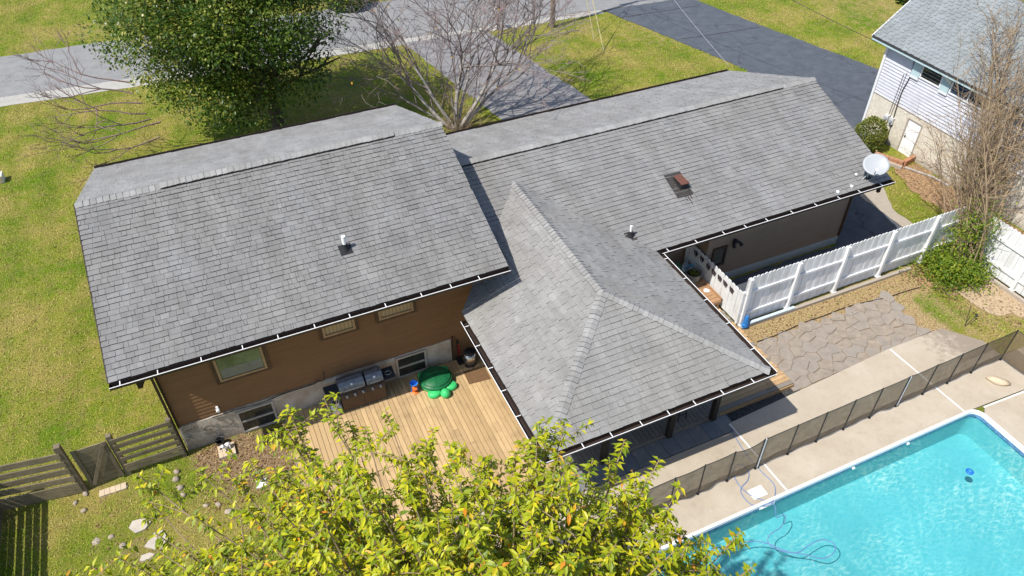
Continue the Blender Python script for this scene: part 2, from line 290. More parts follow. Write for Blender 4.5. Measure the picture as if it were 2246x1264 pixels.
# ------------------------------------------------------------------ mesh helpers
def tag(o, label=None, cat=None, group=None, kind=None):
    for k, v in (('label', label), ('category', cat), ('group', group), ('kind', kind)):
        if v: o[k] = v
    return o
def thing(name, label, cat, loc=(0, 0, 0), group=None):
    o = bpy.data.objects.new(name, None); COL.objects.link(o); o.location = loc; o.empty_display_size = .1
    return tag(o, label, cat, group)
def wloc(o):
    v = Vector((0, 0, 0))
    while o is not None: v = v+o.location; o = o.parent
    return v
class MB:
    def __init__(s): s.v = []; s.f = []; s.mi = []; s.tone = []
    def add(s, vs, fs, mi=0, tone=0.):
        b = len(s.v); s.v += [tuple(v) for v in vs]; s.f += [tuple(b+i for i in f) for f in fs]; s.mi += [mi]*len(fs); s.tone += [tone]*len(fs); return s
    def box(s, a, b, mi=0):
        x0, y0, z0 = a; x1, y1, z1 = b
        return s.add([(x0, y0, z0), (x1, y0, z0), (x1, y1, z0), (x0, y1, z0), (x0, y0, z1), (x1, y0, z1), (x1, y1, z1), (x0, y1, z1)],
                     [(3, 2, 1, 0), (4, 5, 6, 7), (0, 1, 5, 4), (1, 2, 6, 5), (2, 3, 7, 6), (3, 0, 4, 7)], mi)
    def obox(s, c, ax, ay, az, mi=0):                   # centre and three half-axis vectors
        c = Vector(c); ax = Vector(ax); ay = Vector(ay); az = Vector(az)
        vs = [c+i*ax+j*ay+k*az for k in (-1, 1) for i, j in ((-1, -1), (1, -1), (1, 1), (-1, 1))]
        return s.add(vs, [(3, 2, 1, 0), (4, 5, 6, 7), (0, 1, 5, 4), (1, 2, 6, 5), (2, 3, 7, 6), (3, 0, 4, 7)], mi)
    def bar(s, p, q, wd, ht, mi=0, up=(0, 0, 1)):       # rectangular bar from p to q
        p = Vector(p); q = Vector(q); d = (q-p); a = d.normalized(); sd = a.cross(Vector(up))
        if sd.length < 1e-4: sd = a.cross(Vector((1, 0, 0)))
        sd.normalize(); u = sd.cross(a)
        return s.obox((p+q)/2, d/2, sd*wd/2, u*ht/2, mi)
    def tube(s, pts, r, n=8, mi=0, caps=True):
        pts = [Vector(p) for p in pts]; rs = r if isinstance(r, (list, tuple)) else [r]*len(pts); b = len(s.v); vs = []; prev = None
        for i, p in enumerate(pts):
            d = (pts[min(i+1, len(pts)-1)]-pts[max(i-1, 0)])
            d = d.normalized() if d.length > 1e-9 else Vector((0, 0, 1))
            if prev is None: sd = d.cross(Vector((0, 0, 1)) if abs(d.z) < .9 else Vector((1, 0, 0))).normalized()
            else: sd = (prev-d*prev.dot(d)).normalized()
            prev = sd; u = d.cross(sd)
            vs += [p+(sd*math.cos(2*PI*k/n)+u*math.sin(2*PI*k/n))*rs[i] for k in range(n)]
        fs = [(i*n+k, i*n+(k+1) % n, (i+1)*n+(k+1) % n, (i+1)*n+k) for i in range(len(pts)-1) for k in range(n)]
        if caps: fs += [tuple(range(n-1, -1, -1)), tuple(range((len(pts)-1)*n, len(pts)*n))]
        return s.add(vs, fs, mi)
    def lathe(s, c, prof, n=20, mi=0, sx=1., sy=1.):    # profile (radius, z) about the vertical through c
        c = Vector(c); vs = [(c.x+r*sx*math.cos(2*PI*k/n), c.y+r*sy*math.sin(2*PI*k/n), c.z+z) for r, z in prof for k in range(n)]
        fs = [(i*n+k, i*n+(k+1) % n, (i+1)*n+(k+1) % n, (i+1)*n+k) for i in range(len(prof)-1) for k in range(n)]
        fs += [tuple(range(n-1, -1, -1)), tuple(range((len(prof)-1)*n, len(prof)*n))]
        return s.add(vs, fs, mi)
    def prism(s, poly, z0, z1, mi=0):                   # plan polygon (counter-clockwise) extruded
        n = len(poly); vs = [(p[0], p[1], z0) for p in poly]+[(p[0], p[1], z1) for p in poly]
        return s.add(vs, [tuple(range(n-1, -1, -1)), tuple(range(n, 2*n))]+[(i, (i+1) % n, n+(i+1) % n, n+i) for i in range(n)], mi)
    def slab(s, poly3, th, mi=0):                       # any planar 3-D polygon given thickness downwards
        n = len(poly3); vs = [tuple(p) for p in poly3]+[(p[0], p[1], p[2]-th) for p in poly3]
        return s.add(vs, [tuple(range(n)), tuple(range(2*n-1, n-1, -1))]+[(i, n+i, n+(i+1) % n, (i+1) % n) for i in range(n)], mi)
    def build(s, name, mats, parent=None, label=None, cat=None, group=None, kind=None, smooth=False, loc=None, tone=None):
        if not isinstance(mats, (list, tuple)): mats = [mats]
        org = wloc(parent) if parent else Vector(loc) if loc is not None else Vector((0, 0, 0))
        if parent is None and loc is None:
            a = np.array(s.v); org = Vector(((a[:, 0].min()+a[:, 0].max())/2, (a[:, 1].min()+a[:, 1].max())/2, a[:, 2].min()))
        me = bpy.data.meshes.new(name); me.from_pydata([(x-org.x, y-org.y, z-org.z) for x, y, z in s.v], [], s.f)
        for mm in mats: me.materials.append(M[mm])
        if len(mats) > 1: me.polygons.foreach_set('material_index', s.mi)
        if smooth: me.polygons.foreach_set('use_smooth', [True]*len(me.polygons))
        if any(s.tone):
            at_ = me.attributes.new('tone', 'FLOAT', 'FACE'); at_.data.foreach_set('value', s.tone)
        o = bpy.data.objects.new(name, me); COL.objects.link(o); o.color = (tone or 0, 0, 0, 1)
        if parent: o.parent = parent
        else: o.location = org
        return tag(o, label, cat, group, kind)
def np_mesh(name, V, F, mat, parent=None, tone=None, kind='stuff', label=None, cat=None, loc=(0, 0, 0), smooth=False):
    """V (N,3), F (M,k) arrays -> one mesh object"""
    org = np.array(wloc(parent)) if parent else np.array(loc); V = (V-org).astype(np.float32); k = F.shape[1]
    me = bpy.data.meshes.new(name); me.vertices.add(len(V)); me.vertices.foreach_set('co', V.ravel())
    me.loops.add(F.size); me.loops.foreach_set('vertex_index', F.ravel().astype(np.int32)); me.polygons.add(len(F))
    me.polygons.foreach_set('loop_start', np.arange(0, F.size, k, dtype=np.int32))
    me.update(calc_edges=True); me.materials.append(M[mat])
    if smooth: me.polygons.foreach_set('use_smooth', np.ones(len(F), bool))
    if tone is not None:
        a = me.attributes.new('tone', 'FLOAT', 'FACE'); a.data.foreach_set('value', np.asarray(tone, np.float32))
    o = bpy.data.objects.new(name, me); COL.objects.link(o); o.color = (0, 0, 0, 1)
    if parent: o.parent = parent
    else: o.location = loc
    return tag(o, label, cat, None, kind)
def lerp(a, b, t): return a+(b-a)*t
def spline(pts, n=6):
    P = [Vector(p) for p in pts]; out = []
    for i in range(len(P)-1):
        p0, p1, p2, p3 = P[max(i-1, 0)], P[i], P[i+1], P[min(i+2, len(P)-1)]
        for k in range(n):
            t = k/n; out.append(.5*((2*p1)+(p2-p0)*t+(2*p0-5*p1+4*p2-p3)*t*t+(3*p1-p0-3*p2+p3)*t**3))
    out.append(P[-1]); return out
def rock(name, c, r, mat='boulder', parent=None, seed=0, **k):
    rr = random.Random(seed); mb = MB(); n, mrows = 10, 5; vs = []; 
    sc = [[rr.uniform(.82, 1.15) for _ in range(n)] for _ in range(mrows+1)]
    a0 = rr.uniform(0, PI)
    for i in range(mrows+1):
        ph = PI*i/mrows-PI/2
        for j in range(n):
            th = 2*PI*j/n; q = sc[i][j] if 0 < i < mrows else 1
            x, y = math.cos(ph)*math.cos(th)*r[0]*q, math.cos(ph)*math.sin(th)*r[1]*q
            vs.append((c[0]+x*math.cos(a0)-y*math.sin(a0), c[1]+x*math.sin(a0)+y*math.cos(a0), c[2]+r[2]*.55+math.sin(ph)*r[2]*q))
    fs = [(i*n+j, i*n+(j+1) % n, (i+1)*n+(j+1) % n, (i+1)*n+j) for i in range(mrows) for j in range(n)]
    mb.add(vs, fs); return mb.build(name, mat, parent, smooth=True, **k)

# ------------------------------------------------------------------ ground, roads
POOL = (4.0, -14.5, 20.06, -5.98)
def sstep(a, b, x):
    t = np.clip((x-a)/(b-a), 0, 1); return t*t*(3-2*t)
def soil_f(x, y):
    g = lambda cx, cy, rx, ry: np.exp(-(((x-cx)/rx)**2+((y-cy)/ry)**2))
    s = 1.15*g(2.2, .45, 1.2, 1.0)+.5*g(.9, 1.0, .6, .5)+.5*g(-.6, -.9, 1.6, .9)+.45*g(-1.6, .9, 1.2, .35)+.6*g(3.2, 13.6, 2.4, 1.5)+.5*g(1.0, 12., 1.6, .7)
    s += .42*g(-3.3, 7.6, .5, .25)+.38*g(-2.5, 8.4, .5, .3)+.42*g(-4.8, 15.3, .6, .4)+.3*g(-.9, 3.3, .4, .9)+.25*g(-1.6, 6, .5, .8)+.2*g(1.3, 1.4, .8, .4)
    return s
def dry_f(x, y):
    d = np.where((x > 15.8) & (x < 23.5) & (y > -1.75) & (y < -.5), .85, 0.)
    d = np.maximum(d, .43*sstep(20.5, 22, x)*sstep(-9, -7, y)*(1-sstep(-.9, -.4, y)))
    d = np.maximum(d, .75*np.exp(-(((x-24.2)/1.2)**2+((y+3.0)/1.5)**2)))
    d = np.maximum(d, .42*np.exp(-(((x-26.5)/6)**2+((y-19)/4)**2))); d = np.maximum(d, .48*np.exp(-(((x-40)/9)**2+((y-17)/9)**2)))
    d = np.maximum(d, .40*np.exp(-(((x+1)/7)**2+((y-31.5)/2.5)**2)))
    d = np.maximum(d, .75*np.where((x > 15.5) & (x < 22) & (y > -3.6) & (y < -1.4), 1, 0))
    return d
def make_ground():
    gx = np.unique(np.concatenate([np.array([-160, -90, -50, -25, -12]), np.arange(-8, 36.1, .4), np.array([40, 48, 60, 90, 160]), np.array([POOL[0], POOL[2]])]))
    gy = np.unique(np.concatenate([np.array([-120, -60, -30, -20]), np.arange(-10, 36.1, .4), np.array([40, 48, 60, 100, 180]), np.array([POOL[1], POOL[3]])]))
    X, Y = np.meshgrid(gx, gy, indexing='ij'); nx, ny = X.shape
    V = np.stack([X.ravel(), Y.ravel(), np.zeros(X.size)], 1)
    I, J = np.meshgrid(np.arange(nx-1), np.arange(ny-1), indexing='ij'); I = I.ravel(); J = J.ravel()
    cx = (gx[I]+gx[I+1])/2; cy = (gy[J]+gy[J+1])/2
    keep = ~((cx > POOL[0]) & (cx < POOL[2]) & (cy > POOL[1]) & (cy < POOL[3])); I = I[keep]; J = J[keep]
    F = np.stack([I*ny+J, (I+1)*ny+J, (I+1)*ny+J+1, I*ny+J+1], 1)
    o = np_mesh('lawn', V, F, 'lawn', kind='structure')
    for nm, fn in (('soil', soil_f), ('dry', dry_f)):
        a = o.data.attributes.new(nm, 'FLOAT', 'POINT'); a.data.foreach_set('value', fn(X.ravel(), Y.ravel()).astype(np.float32))
make_ground()
def sheet(name, poly, z, mat, kind='structure'):
    mb = MB(); mb.add([(p[0], p[1], z) for p in poly], [tuple(range(len(poly)))]); return mb.build(name, mat, kind=kind)
def rough_edge(poly, amp, step=.35, seed=1):
    rr = random.Random(seed); out = []
    for i in range(len(poly)):
        a = Vector(poly[i]); b = Vector(poly[(i+1) % len(poly)]); L = (b-a).length; n = max(1, min(120, int(L/step))); nrm = Vector((-(b-a).y, (b-a).x)).normalized()
        for k in range(n): out.append(tuple(a.lerp(b, k/n)+nrm*(rr.uniform(-amp, amp) if k else 0)))
    return out
yn = lambda x: 24.75-.085*x; yfar = lambda x: 29.75-.055*x
sheet('road', rough_edge([(-60, yn(-60)), (-5, yn(-5)), (18, yn(18)), (60, yn(60)), (60, yfar(60)), (15, yfar(15)), (-60, yfar(-60))], .07, .4), .006, 'road')
sheet('road_gutter', rough_edge([(-60, yn(-60)-.9), (0, yn(0)-.9), (10.6, yn(10.6)-.75), (24.5, yn(24.5)-.45), (24.5, yn(24.5)+.02), (0, yn(0)+.05), (-60, yn(-60)+.05)], .03, .4, 3), .011, 'gutter_conc')
sheet('driveway', rough_edge([(13.35, 23.1), (14.75, 13.9), (15.6, 8.6), (20, 8.6), (19.1, 13.9), (17.75, 22.9)], .05, .35, 5), .016, 'drive_grey')
sheet('side_driveway', rough_edge([(24.6, 22.6), (25.5, 19.5), (27.2, 13.4), (25.6, 10.2), (22.2, 9.6), (21.75, 1.2), (16.2, 1.2), (16.2, -.5), (24.45, -.5), (24.5, 3.1), (26.1, 5.2), (28.1, 6.2), (28.1, 7.2), (33.5, 7.6), (32.9, 10.7), (31.2, 17), (29.9, 22.2)], .05, .35, 6), .020, 'drive_dark')
sheet('driveway_edging', rough_edge([(24.46, -.5), (24.85, -.5), (25.0, 2.0), (26.6, 4.6), (26.1, 5.15), (24.52, 3.1)], .04, .3, 8), .024, 'kerb')
for k, (p, q) in enumerate([((24.9, 21.3), (29.8, 20.9)), ((26.2, 17.6), (30.9, 17.1))]):      # joints across the dark driveway
    a, b = Vector(p), Vector(q); sheet('tar_joint', [(a.x, a.y), (b.x, b.y), (b.x, b.y+.05), (a.x, a.y+.05)], .026, 'tar')
sheet('leaf_bed', rough_edge([(27.1, 4.0), (28.15, 3.9), (28.15, -3.5), (26.9, -3.0), (26.6, .4), (26.5, 2.6)], .12, .3, 9), .012, 'litter')
if 0: sheet('flower_bed', rough_edge([(.5, 1.45), (3.1, 1.45), (3.1, -.7), (2.3, -.9), (1.3, -.2), (.75, .6)], .12, .25, 10), .008, 'mulch')
sheet('gravel_bed', [(13.72, -3.60), (16.2, -3.56), (16.2, -3.26), (13.72, -3.26)], .012, 'gravel_dark')
sheet('chip_bed', rough_edge([(23.5, -2.2), (24.9, -1.9), (24.95, -4.4), (24.3, -4.0), (23.5, -3.1)], .16, .25, 11), .014, 'woodchip')
sheet('leaf_litter', rough_edge([(22.5, -.8), (24.8, -.7), (24.9, -2.6), (23.1, -2.3)], .15, .25, 12), .010, 'litter')

# ------------------------------------------------------------------ pool, its deck and water
def arc(cx, cy, r, a0, a1, n=5): return [(cx+r*math.cos(a0+(a1-a0)*i/n), cy+r*math.sin(a0+(a1-a0)*i/n)) for i in range(n+1)]
px0, py0, px1, py1 = POOL; R_ = .28
inner = [(px0, py0), (px1, py0)]+arc(px1-R_, py1-R_, R_, 0, PI/2)+[(px0, py1)]
pool = thing('swimming_pool', 'rectangular swimming pool with white coping and pale blue liner', None, (13, -9, 0)); tag(pool, kind='structure'); pool.pop('category', None)
mb = MB(); n = len(inner); zt, zb = -.015, -.92
mb.add([(x, y, zt) for x, y in inner]+[(x, y, zb) for x, y in inner], [(i, n+i, n+(i+1) % n, (i+1) % n) for i in range(n)]+[tuple(range(n, 2*n))])
mb.build('liner', 'pool_liner', pool)
mb = MB(); out = [(px0, py0), (px1+.05, py0)]+arc(px1-R_, py1-R_, R_+.05, 0, PI/2)+[(px0, py1+.05)]; inn2 = [(px0, py0), (px1-.02, py0)]+arc(px1-R_, py1-R_, R_-.02, 0, PI/2)+[(px0, py1-.02)]
for i in range(1, n-1):
    a, b, c, d = out[i], out[i+1], inn2[i+1], inn2[i]
    mb.add([(*a, -.02), (*b, -.02), (*c, -.02), (*d, -.02), (*a, .085), (*b, .085), (*c, .085), (*d, .085)], [(4, 5, 6, 7), (0, 1, 5, 4), (3, 7, 6, 2)])
mb.build('coping', 'coping', pool)
mb = MB(); t1 = [(px0, py0), (px1-.012, py0)]+arc(px1-R_, py1-R_, R_-.012, 0, PI/2)+[(px0, py1-.012)]
mb.add([(x, y, -.025) for x, y in t1[1:]]+[(x, y, -.16) for x, y in t1[1:]], [(i, n-1+i, n+i, i+1) for i in range(n-2)]); mb.build('tile_band', 'tile_blue', pool)
for p in ((1526+462/2.8075-1526+0, 0),): pass
for px_, py_ in ((1989.5, 978.5), (1871.5, 1033.5)):
    q = at(px_, py_, -.22); mb = MB(); mb.tube([(q.x, py1-.005, -.13), (q.x, py1-.05, -.13)], .045, 10); mb.build('return_fitting', 'coping', pool)
q = at(1690, 1118, -.05); mb = MB(); mb.box((q.x-.22, py1-.035, -.10), (q.x+.22, py1-.003, -.03)); mb.box((q.x-.18, py1-.045, -.085), (q.x+.18, py1-.036, -.045)); mb.build('skimmer_mouth', 'coping', pool)
wi = [(x, y) for x, y in inner]
mb = MB(); mb.add([(x, y, -.13) for x, y in wi], [tuple(range(len(wi)))]); mb.build('water', 'water', kind='structure')
deck = thing('pool_deck', 'tan concrete deck around the swimming pool', None, (15, -4.7, 0)); tag(deck, kind='structure'); deck.pop('category', None)
for poly in ([(6.0, -5.935), (13.70, -5.935), (13.66, -3.89), (8.7, -3.89), (8.7, -3.35), (6.0, -3.35)],
             [(13.77, -5.935), (19.66, -5.935), (19.58, -3.30), (16.0, -3.50), (13.73, -3.62)],
             [(19.72, -5.935), (20.2, -5.95), (22.35, -6.05), (22.35, -4.20), (21.65, -3.30), (19.64, -3.30)],
             [(22.40, -6.05), (25.5, -6.2), (25.5, -4.95), (22.40, -4.85)],
             [(20.11, -14), (26, -14), (26, -6.27), (22.4, -6.11), (20.3, -6.04), (20.11, -6.2)]):
    mb = MB(); mb.prism(poly, -.05, .062); mb.build('concrete_slab', 'pool_concrete', deck)
for a, b in (((13.735, -5.935), (13.695, -3.64)), ((19.69, -5.935), (19.61, -3.32)), ((20.3, -6.02), (25.5, -6.235))):
    mb = MB(); mb.bar((*a, .05), (*b, .05), .045, .03); mb.build('joint_filler', 'joint', deck)
sheet('patio_base', rough_edge([(16.05, -3.38), (21.1, -3.3), (21.2, -2.3), (20.8, -1.55), (16.1, -1.6)], .08, .2, 17), .010, 'joint_soil')
# flagstone patio: each stone its own piece
pat = thing('flagstone_patio', 'weathered grey flagstone patio', None, (18.6, -2.4, 0)); tag(pat, kind='structure'); pat.pop('category', None)
def clip(poly, p, nrm):
    out = []
    for i in range(len(poly)):
        a, b = poly[i], poly[(i+1) % len(poly)]; da = (a[0]-p[0])*nrm[0]+(a[1]-p[1])*nrm[1]; db = (b[0]-p[0])*nrm[0]+(b[1]-p[1])*nrm[1]
        if da <= 0: out.append(a)
        if da*db < 0: t = da/(da-db); out.append((a[0]+(b[0]-a[0])*t, a[1]+(b[1]-a[1])*t))
    return out
seeds = []; rr = random.Random(21)
for j in range(-1, 8):
    for i in range(-1, 17):
        seeds.append((15.9+.42*i+(.21 if j % 2 else 0)+rr.uniform(-.135, .135), -3.62+.335*j+rr.uniform(-.11, .11)))
for sx_, sy_ in seeds:
    lim = 21.15+rr.uniform(-.12, .35)
    if not (15.95 < sx_ < lim and -3.6 < sy_ < -1.52+.02*math.sin(sx_*3)): continue
    poly = [(sx_-1, sy_-1), (sx_+1, sy_-1), (sx_+1, sy_+1), (sx_-1, sy_+1)]
    for qx, qy in seeds:
        if (qx, qy) != (sx_, sy_) and abs(qx-sx_)+abs(qy-sy_) < 1.6:
            dx, dy = qx-sx_, qy-sy_; L = math.hypot(dx, dy); gap = rr.choice((.003, .005, .010))
            poly = clip(poly, ((sx_+qx)/2-dx/L*gap, (sy_+qy)/2-dy/L*gap), (dx, dy))
    poly = clip(poly, (16.02, 0), (-1, 0)); poly = clip(poly, (19, -3.34), (.035, -1))
    if len(poly) < 3: continue
    # broken outline: nudge corners and add a mid point per side
    q = []
    for i in range(len(poly)):
        a, b = poly[i], poly[(i+1) % len(poly)]; q.append(a)
        if math.hypot(a[0]-b[0], a[1]-b[1]) > .12: q.append((lerp(a[0], b[0], .5)+rr.uniform(-.012, .012), lerp(a[1], b[1], .5)+rr.uniform(-.012, .012)))
    zt = rr.uniform(.025, .05); cx_ = sum(p[0] for p in q)/len(q); cy_ = sum(p[1] for p in q)/len(q)
    ins = [(cx_+(p[0]-cx_)*.94, cy_+(p[1]-cy_)*.94) for p in q]; nn = len(q); mb = MB()
    tx, ty = rr.uniform(-.02, .02), rr.uniform(-.02, .02); zz = lambda p, z: z+(p[0]-cx_)*tx+(p[1]-cy_)*ty
    mb.add([(*p, -.02) for p in q]+[(*p, zz(p, zt-.012)) for p in q]+[(*p, zz(p, zt)) for p in ins],
           [(i, (i+1) % nn, nn+(i+1) % nn, nn+i) for i in range(nn)]+[(nn+i, nn+(i+1) % nn, 2*nn+(i+1) % nn, 2*nn+i) for i in range(nn)]+[tuple(range(2*nn, 3*nn))])
    mb.build('flagstone', 'flag', pat)

# ------------------------------------------------------------------ the brown house
LX0, LX1, LYN, LYR, LZR, LZE = -.2012, 9.1486, .5034, 5.1223, 5.6166, 3.9348
RX0, RX1, RYN, RYR, RZR, RZE = 8.5, 22.51, .6935, 4.9146, 4.2968, 2.7435
WX0, WX1, WYF, WZE, WZR = 7.89, 13.793, -4.264, 2.726, 3.929
LYF, RYF = 2*LYR-LYN, 2*RYR-RYN
pL = (LZR-LZE)/(LYR-LYN); pR = (RZR-RZE)/(RYR-RYN); WXM = (WX0+WX1)/2; HW = (WX1-WX0)/2; pW = (WZR-WZE)/HW
LWALL, RWALL, RECESS = 1.48, 1.30, 2.35
zR = lambda y: RZE+pR*(y-RYN)
yvalley = lambda z: RYN+(z-RZE)/pR
house = thing('brown_house', 'brown split level house with grey shingled roofs and a hipped porch wing', 'house', (8, 4, 0))
SH = []                                                  # every shingle tab: (verts, tone, material, size in the photo)
def tabs(org, u, wv, poly, mat, expo=.147, wmin=.10, wmax=.33, tmean=.45, tsd=.12, skip=None, seed=0, h0=.026, g=.003, dash=False):
    """lay courses of tabs over a planar polygon given in (s, t); org + s*u + t*wv"""
    rr = random.Random(seed); org = Vector(org); u = Vector(u); wv = Vector(wv); nrm = u.cross(wv).normalized()
    T = max(p[1] for p in poly); k = 0; ndash = 0
    def span(t):
        xs = []
        for i in range(len(poly)):
            a, b = poly[i], poly[(i+1) % len(poly)]
            if (a[1]-t)*(b[1]-t) < 0: xs.append(a[0]+(b[0]-a[0])*(t-a[1])/(b[1]-a[1]))
        return (min(xs), max(xs)) if len(xs) >= 2 else None
    while k*expo < T-.02:
        t0, t1 = k*expo, min((k+1)*expo, T); A, B = span(t0+.002), span(t1-.002); k += 1
        if not A or not B: continue
        lo, hi = min(A[0], B[0]), max(A[1], B[1]); s = lo+rr.uniform(-.2, 0); wob = rr.uniform(-.006, .006)
        while s < hi:
            wd = rr.uniform(wmin, wmax) if rr.random() > .12 else rr.uniform(.05, .1); e = s+wd
            a0, a1 = max(s+g, A[0]), min(e-g, A[1]); b0, b1 = max(s+g, B[0]), min(e-g, B[1])
            s = e
            if a1 < a0: a0 = a1 = (A[0] if e < A[0] else A[1])
            if b1 < b0: b0 = b1 = (B[0] if e < B[0] else B[1])
            if (a1-a0)+(b1-b0) < .03: continue
            if skip:
                c = org+u*((a0+a1+b0+b1)/4)+wv*((t0+t1)/2)
                if skip(c): continue
            h = h0*(1. if rr.random() < .55 else .6)+rr.uniform(-.002, .003); dt = wob+rr.uniform(-.006, .006); hb = .004
            if dash: ndash += 1; h = .022 if ndash % 2 else .001
            P = [org+u*a0+wv*(t0+dt)+nrm*h, org+u*a1+wv*(t0+dt)+nrm*h, org+u*b1+wv*(t1+.012)+nrm*hb, org+u*b0+wv*(t1+.012)+nrm*hb,
                 org+u*a0+wv*(t0+dt)-nrm*.001, org+u*a1+wv*(t0+dt)-nrm*.001]
            c = (P[0]+P[1]+P[2]+P[3])/4; dist = (c-CAM).length
            SH.append((P, min(1, max(0, rr.gauss(tmean, tsd))), mat, abs(nrm.dot((CAM-c).normalized()))*wd/dist**2))
X_, Y_, Z_ = Vector((1, 0, 0)), Vector((0, 1, 0)), Vector((0, 0, 1))
def slope(v): return Vector(v).normalized()
# left block
sl_ = math.hypot(LYR-LYN, LZR-LZE); wN = slope((0, LYR-LYN, LZR-LZE)); wF = slope((0, LYN-LYR, LZR-LZE))
tabs((LX0, LYN, LZE), X_, wN, [(0, 0), (LX1-LX0, 0), (LX1-LX0, sl_-.06), (0, sl_-.06)], 'shingle', seed=1, tmean=.42, g=.003, tsd=.09)
tabs((LX1, LYF, LZE), -X_, wF, [(0, 0), (LX1-LX0, 0), (LX1-LX0, sl_), (0, sl_)], 'shingle', seed=2, tmean=.95, g=.0015, h0=.02, tsd=.16)  # same shingles, tone raised to put the far slope's sheen into the colour
# right block
sr = math.hypot(RYR-RYN, RZR-RZE)
wingz = lambda x, y: min(WZE+pW*(x-WX0), WZE+pW*(WX1-x), WZE+pW*(y-WYF))
skipR = lambda c: (wingz(c.x, c.y) > c.z+.05) or (c.x < 8.5)
wNR = slope((0, RYR-RYN, RZR-RZE)); wFR = slope((0, RYN-RYR, RZR-RZE))
tabs((RX0, RYN, RZE), X_, wNR, [(0, 0), (RX1-RX0, 0), (RX1-RX0, sr-.06), (0, sr-.06)], 'shingle', seed=3, skip=skipR, tmean=.60, g=.0012, tsd=.075)
tabs((RX1, RYF, RZE), -X_, wFR, [(0, 0), (RX1-RX0, 0), (RX1-RX0, sr), (0, sr)], 'shingle', seed=4, tmean=.95, g=.0015, h0=.02, tsd=.16)  # paler tone again stands in for sheen on this far slope
# hipped wing
wl = slope((HW, 0, WZR-WZE)); wr_ = slope((-HW, 0, WZR-WZE)); wf = slope((0, HW, WZR-WZE)); sw = math.hypot(HW, WZR-WZE)
yv0, yv1 = yvalley(WZE), yvalley(WZR); L0 = yv0-WYF
tabs((WX0, yv0, WZE), -Y_, wl, [(0, 0), (L0, 0), (L0-HW, sw-.04), (yv0-yv1, sw-.04)], 'shingle_wing', seed=5, tmean=.55, skip=lambda c: c.x < 8.5 and c.y > LWALL, h0=.024, g=.003, tsd=.085)
tabs((WX1, WYF, WZE), Y_, wr_, [(0, 0), (L0, 0), (L0-yv0+yv1, sw-.04), (HW, sw-.04)], 'shingle_wing', seed=6, tmean=.42, h0=.024, g=.003, tsd=.1)
tabs((WX0, WYF, WZE), X_, wf, [(0, 0), (2*HW, 0), (HW+.03, sw-.03), (HW-.03, sw-.03)], 'shingle_wing', seed=7, tmean=.5, g=.0012, tsd=.06)
FS = [(0, 1, 2, 3), (4, 5, 1, 0), (5, 2, 1), (4, 0, 3)]
def lay_shingles(SH, parent, name, n_single=300):
    order = sorted(range(len(SH)), key=lambda i: -SH[i][3] if all(abs(a-b) < lim for a, b, lim in ((proj(SH[i][0][0])[0], PW/2, PW/2), (proj(SH[i][0][0])[1], PH/2, PH/2))) else 0)
    single = set(order[:n_single])
    bulk = {}
    for i, (P, tone, mat, sz) in enumerate(SH):
        if i in single:
            mb = MB(); mb.add(P, FS); mb.mi = [0, 1, 1, 1]; mb.build(name, [mat, 'shingle_edge'], parent, tone=tone)
        else:
            mb = bulk.setdefault(mat, MB()); b = len(mb.f); mb.add(P, FS, 0, tone); mb.mi[b+1:b+4] = [1, 1, 1]
    for mat, mb in bulk.items(): mb.build(name+'s', [mat, 'shingle_edge'], parent, kind='stuff')
lay_shingles(SH, house, 'shingle')
def roof_slab(name, poly, mat='underlay', th=.10, parent=house):
    MB().slab(poly, th).build(name, mat, parent)
roof_slab('roof_deck', [(LX0+.01, LYN+.01, LZE), (LX1-.01, LYN+.01, LZE), (LX1-.01, LYR, LZR), (LX0+.01, LYR, LZR)])
roof_slab('roof_deck', [(LX0+.01, LYR, LZR-.002), (LX1-.01, LYR, LZR-.002), (LX1-.01, LYF-.01, LZE), (LX0+.01, LYF-.01, LZE)])
roof_slab('roof_deck', [(RX0, RYN+.01, RZE), (RX1-.01, RYN+.01, RZE), (RX1-.01, RYR, RZR), (RX0, RYR, RZR)])
roof_slab('roof_deck', [(RX0, RYR, RZR-.002), (RX1-.01, RYR, RZR-.002), (RX1-.01, RYF-.01, RZE), (RX0, RYF-.01, RZE)])
A = (WX0+.01, WYF+.01, WZE); B = (WX1-.01, WYF+.01, WZE); AP = (WXM, WYF+HW, WZR); VA = (WXM, yv1, WZR)
roof_slab('roof_deck', [A, AP, VA, (WX0+.01, yv0, WZE)], th=.08); roof_slab('roof_deck', [(WX1-.01, yv0, WZE), VA, AP, B], th=.08); roof_slab('roof_deck', [A, B, AP], th=.08)
# rake boards and fascias
def plank(name, p, q, wd, ht, mat, parent=house, **k): return MB().bar(p, q, wd, ht).build(name, mat, parent, **k)
for x in (LX0+.02, LX1-.02):
    plank('rake_board', (x, LYN+.03, LZE-.06), (x, LYR, LZR-.06), .03, .13, 'brown_trim'); plank('rake_board', (x, LYF-.03, LZE-.06), (x, LYR, LZR-.06), .03, .13, 'brown_trim')
for y0, s in ((RYN, 1), (RYF, -1)): plank('rake_board', (RX1-.02, y0+.03*s, RZE-.06), (RX1-.02, RYR, RZR-.06), .03, .13, 'brown_trim')
plank('fascia', (LX0+.04, LYF+.012, LZE-.085), (LX1-.04, LYF+.012, LZE-.085), .025, .15, 'brown_trim'); plank('fascia', (RX0, RYF+.012, RZE-.085), (RX1-.04, RYF+.012, RZE-.085), .025, .15, 'brown_trim')
# drip edge, thin and light along the left rake
plank('drip_edge', (LX0-.012, LYN, LZE+.004), (LX0-.012, LYR, LZR+.004), .02, .03, 'gutter_brown')
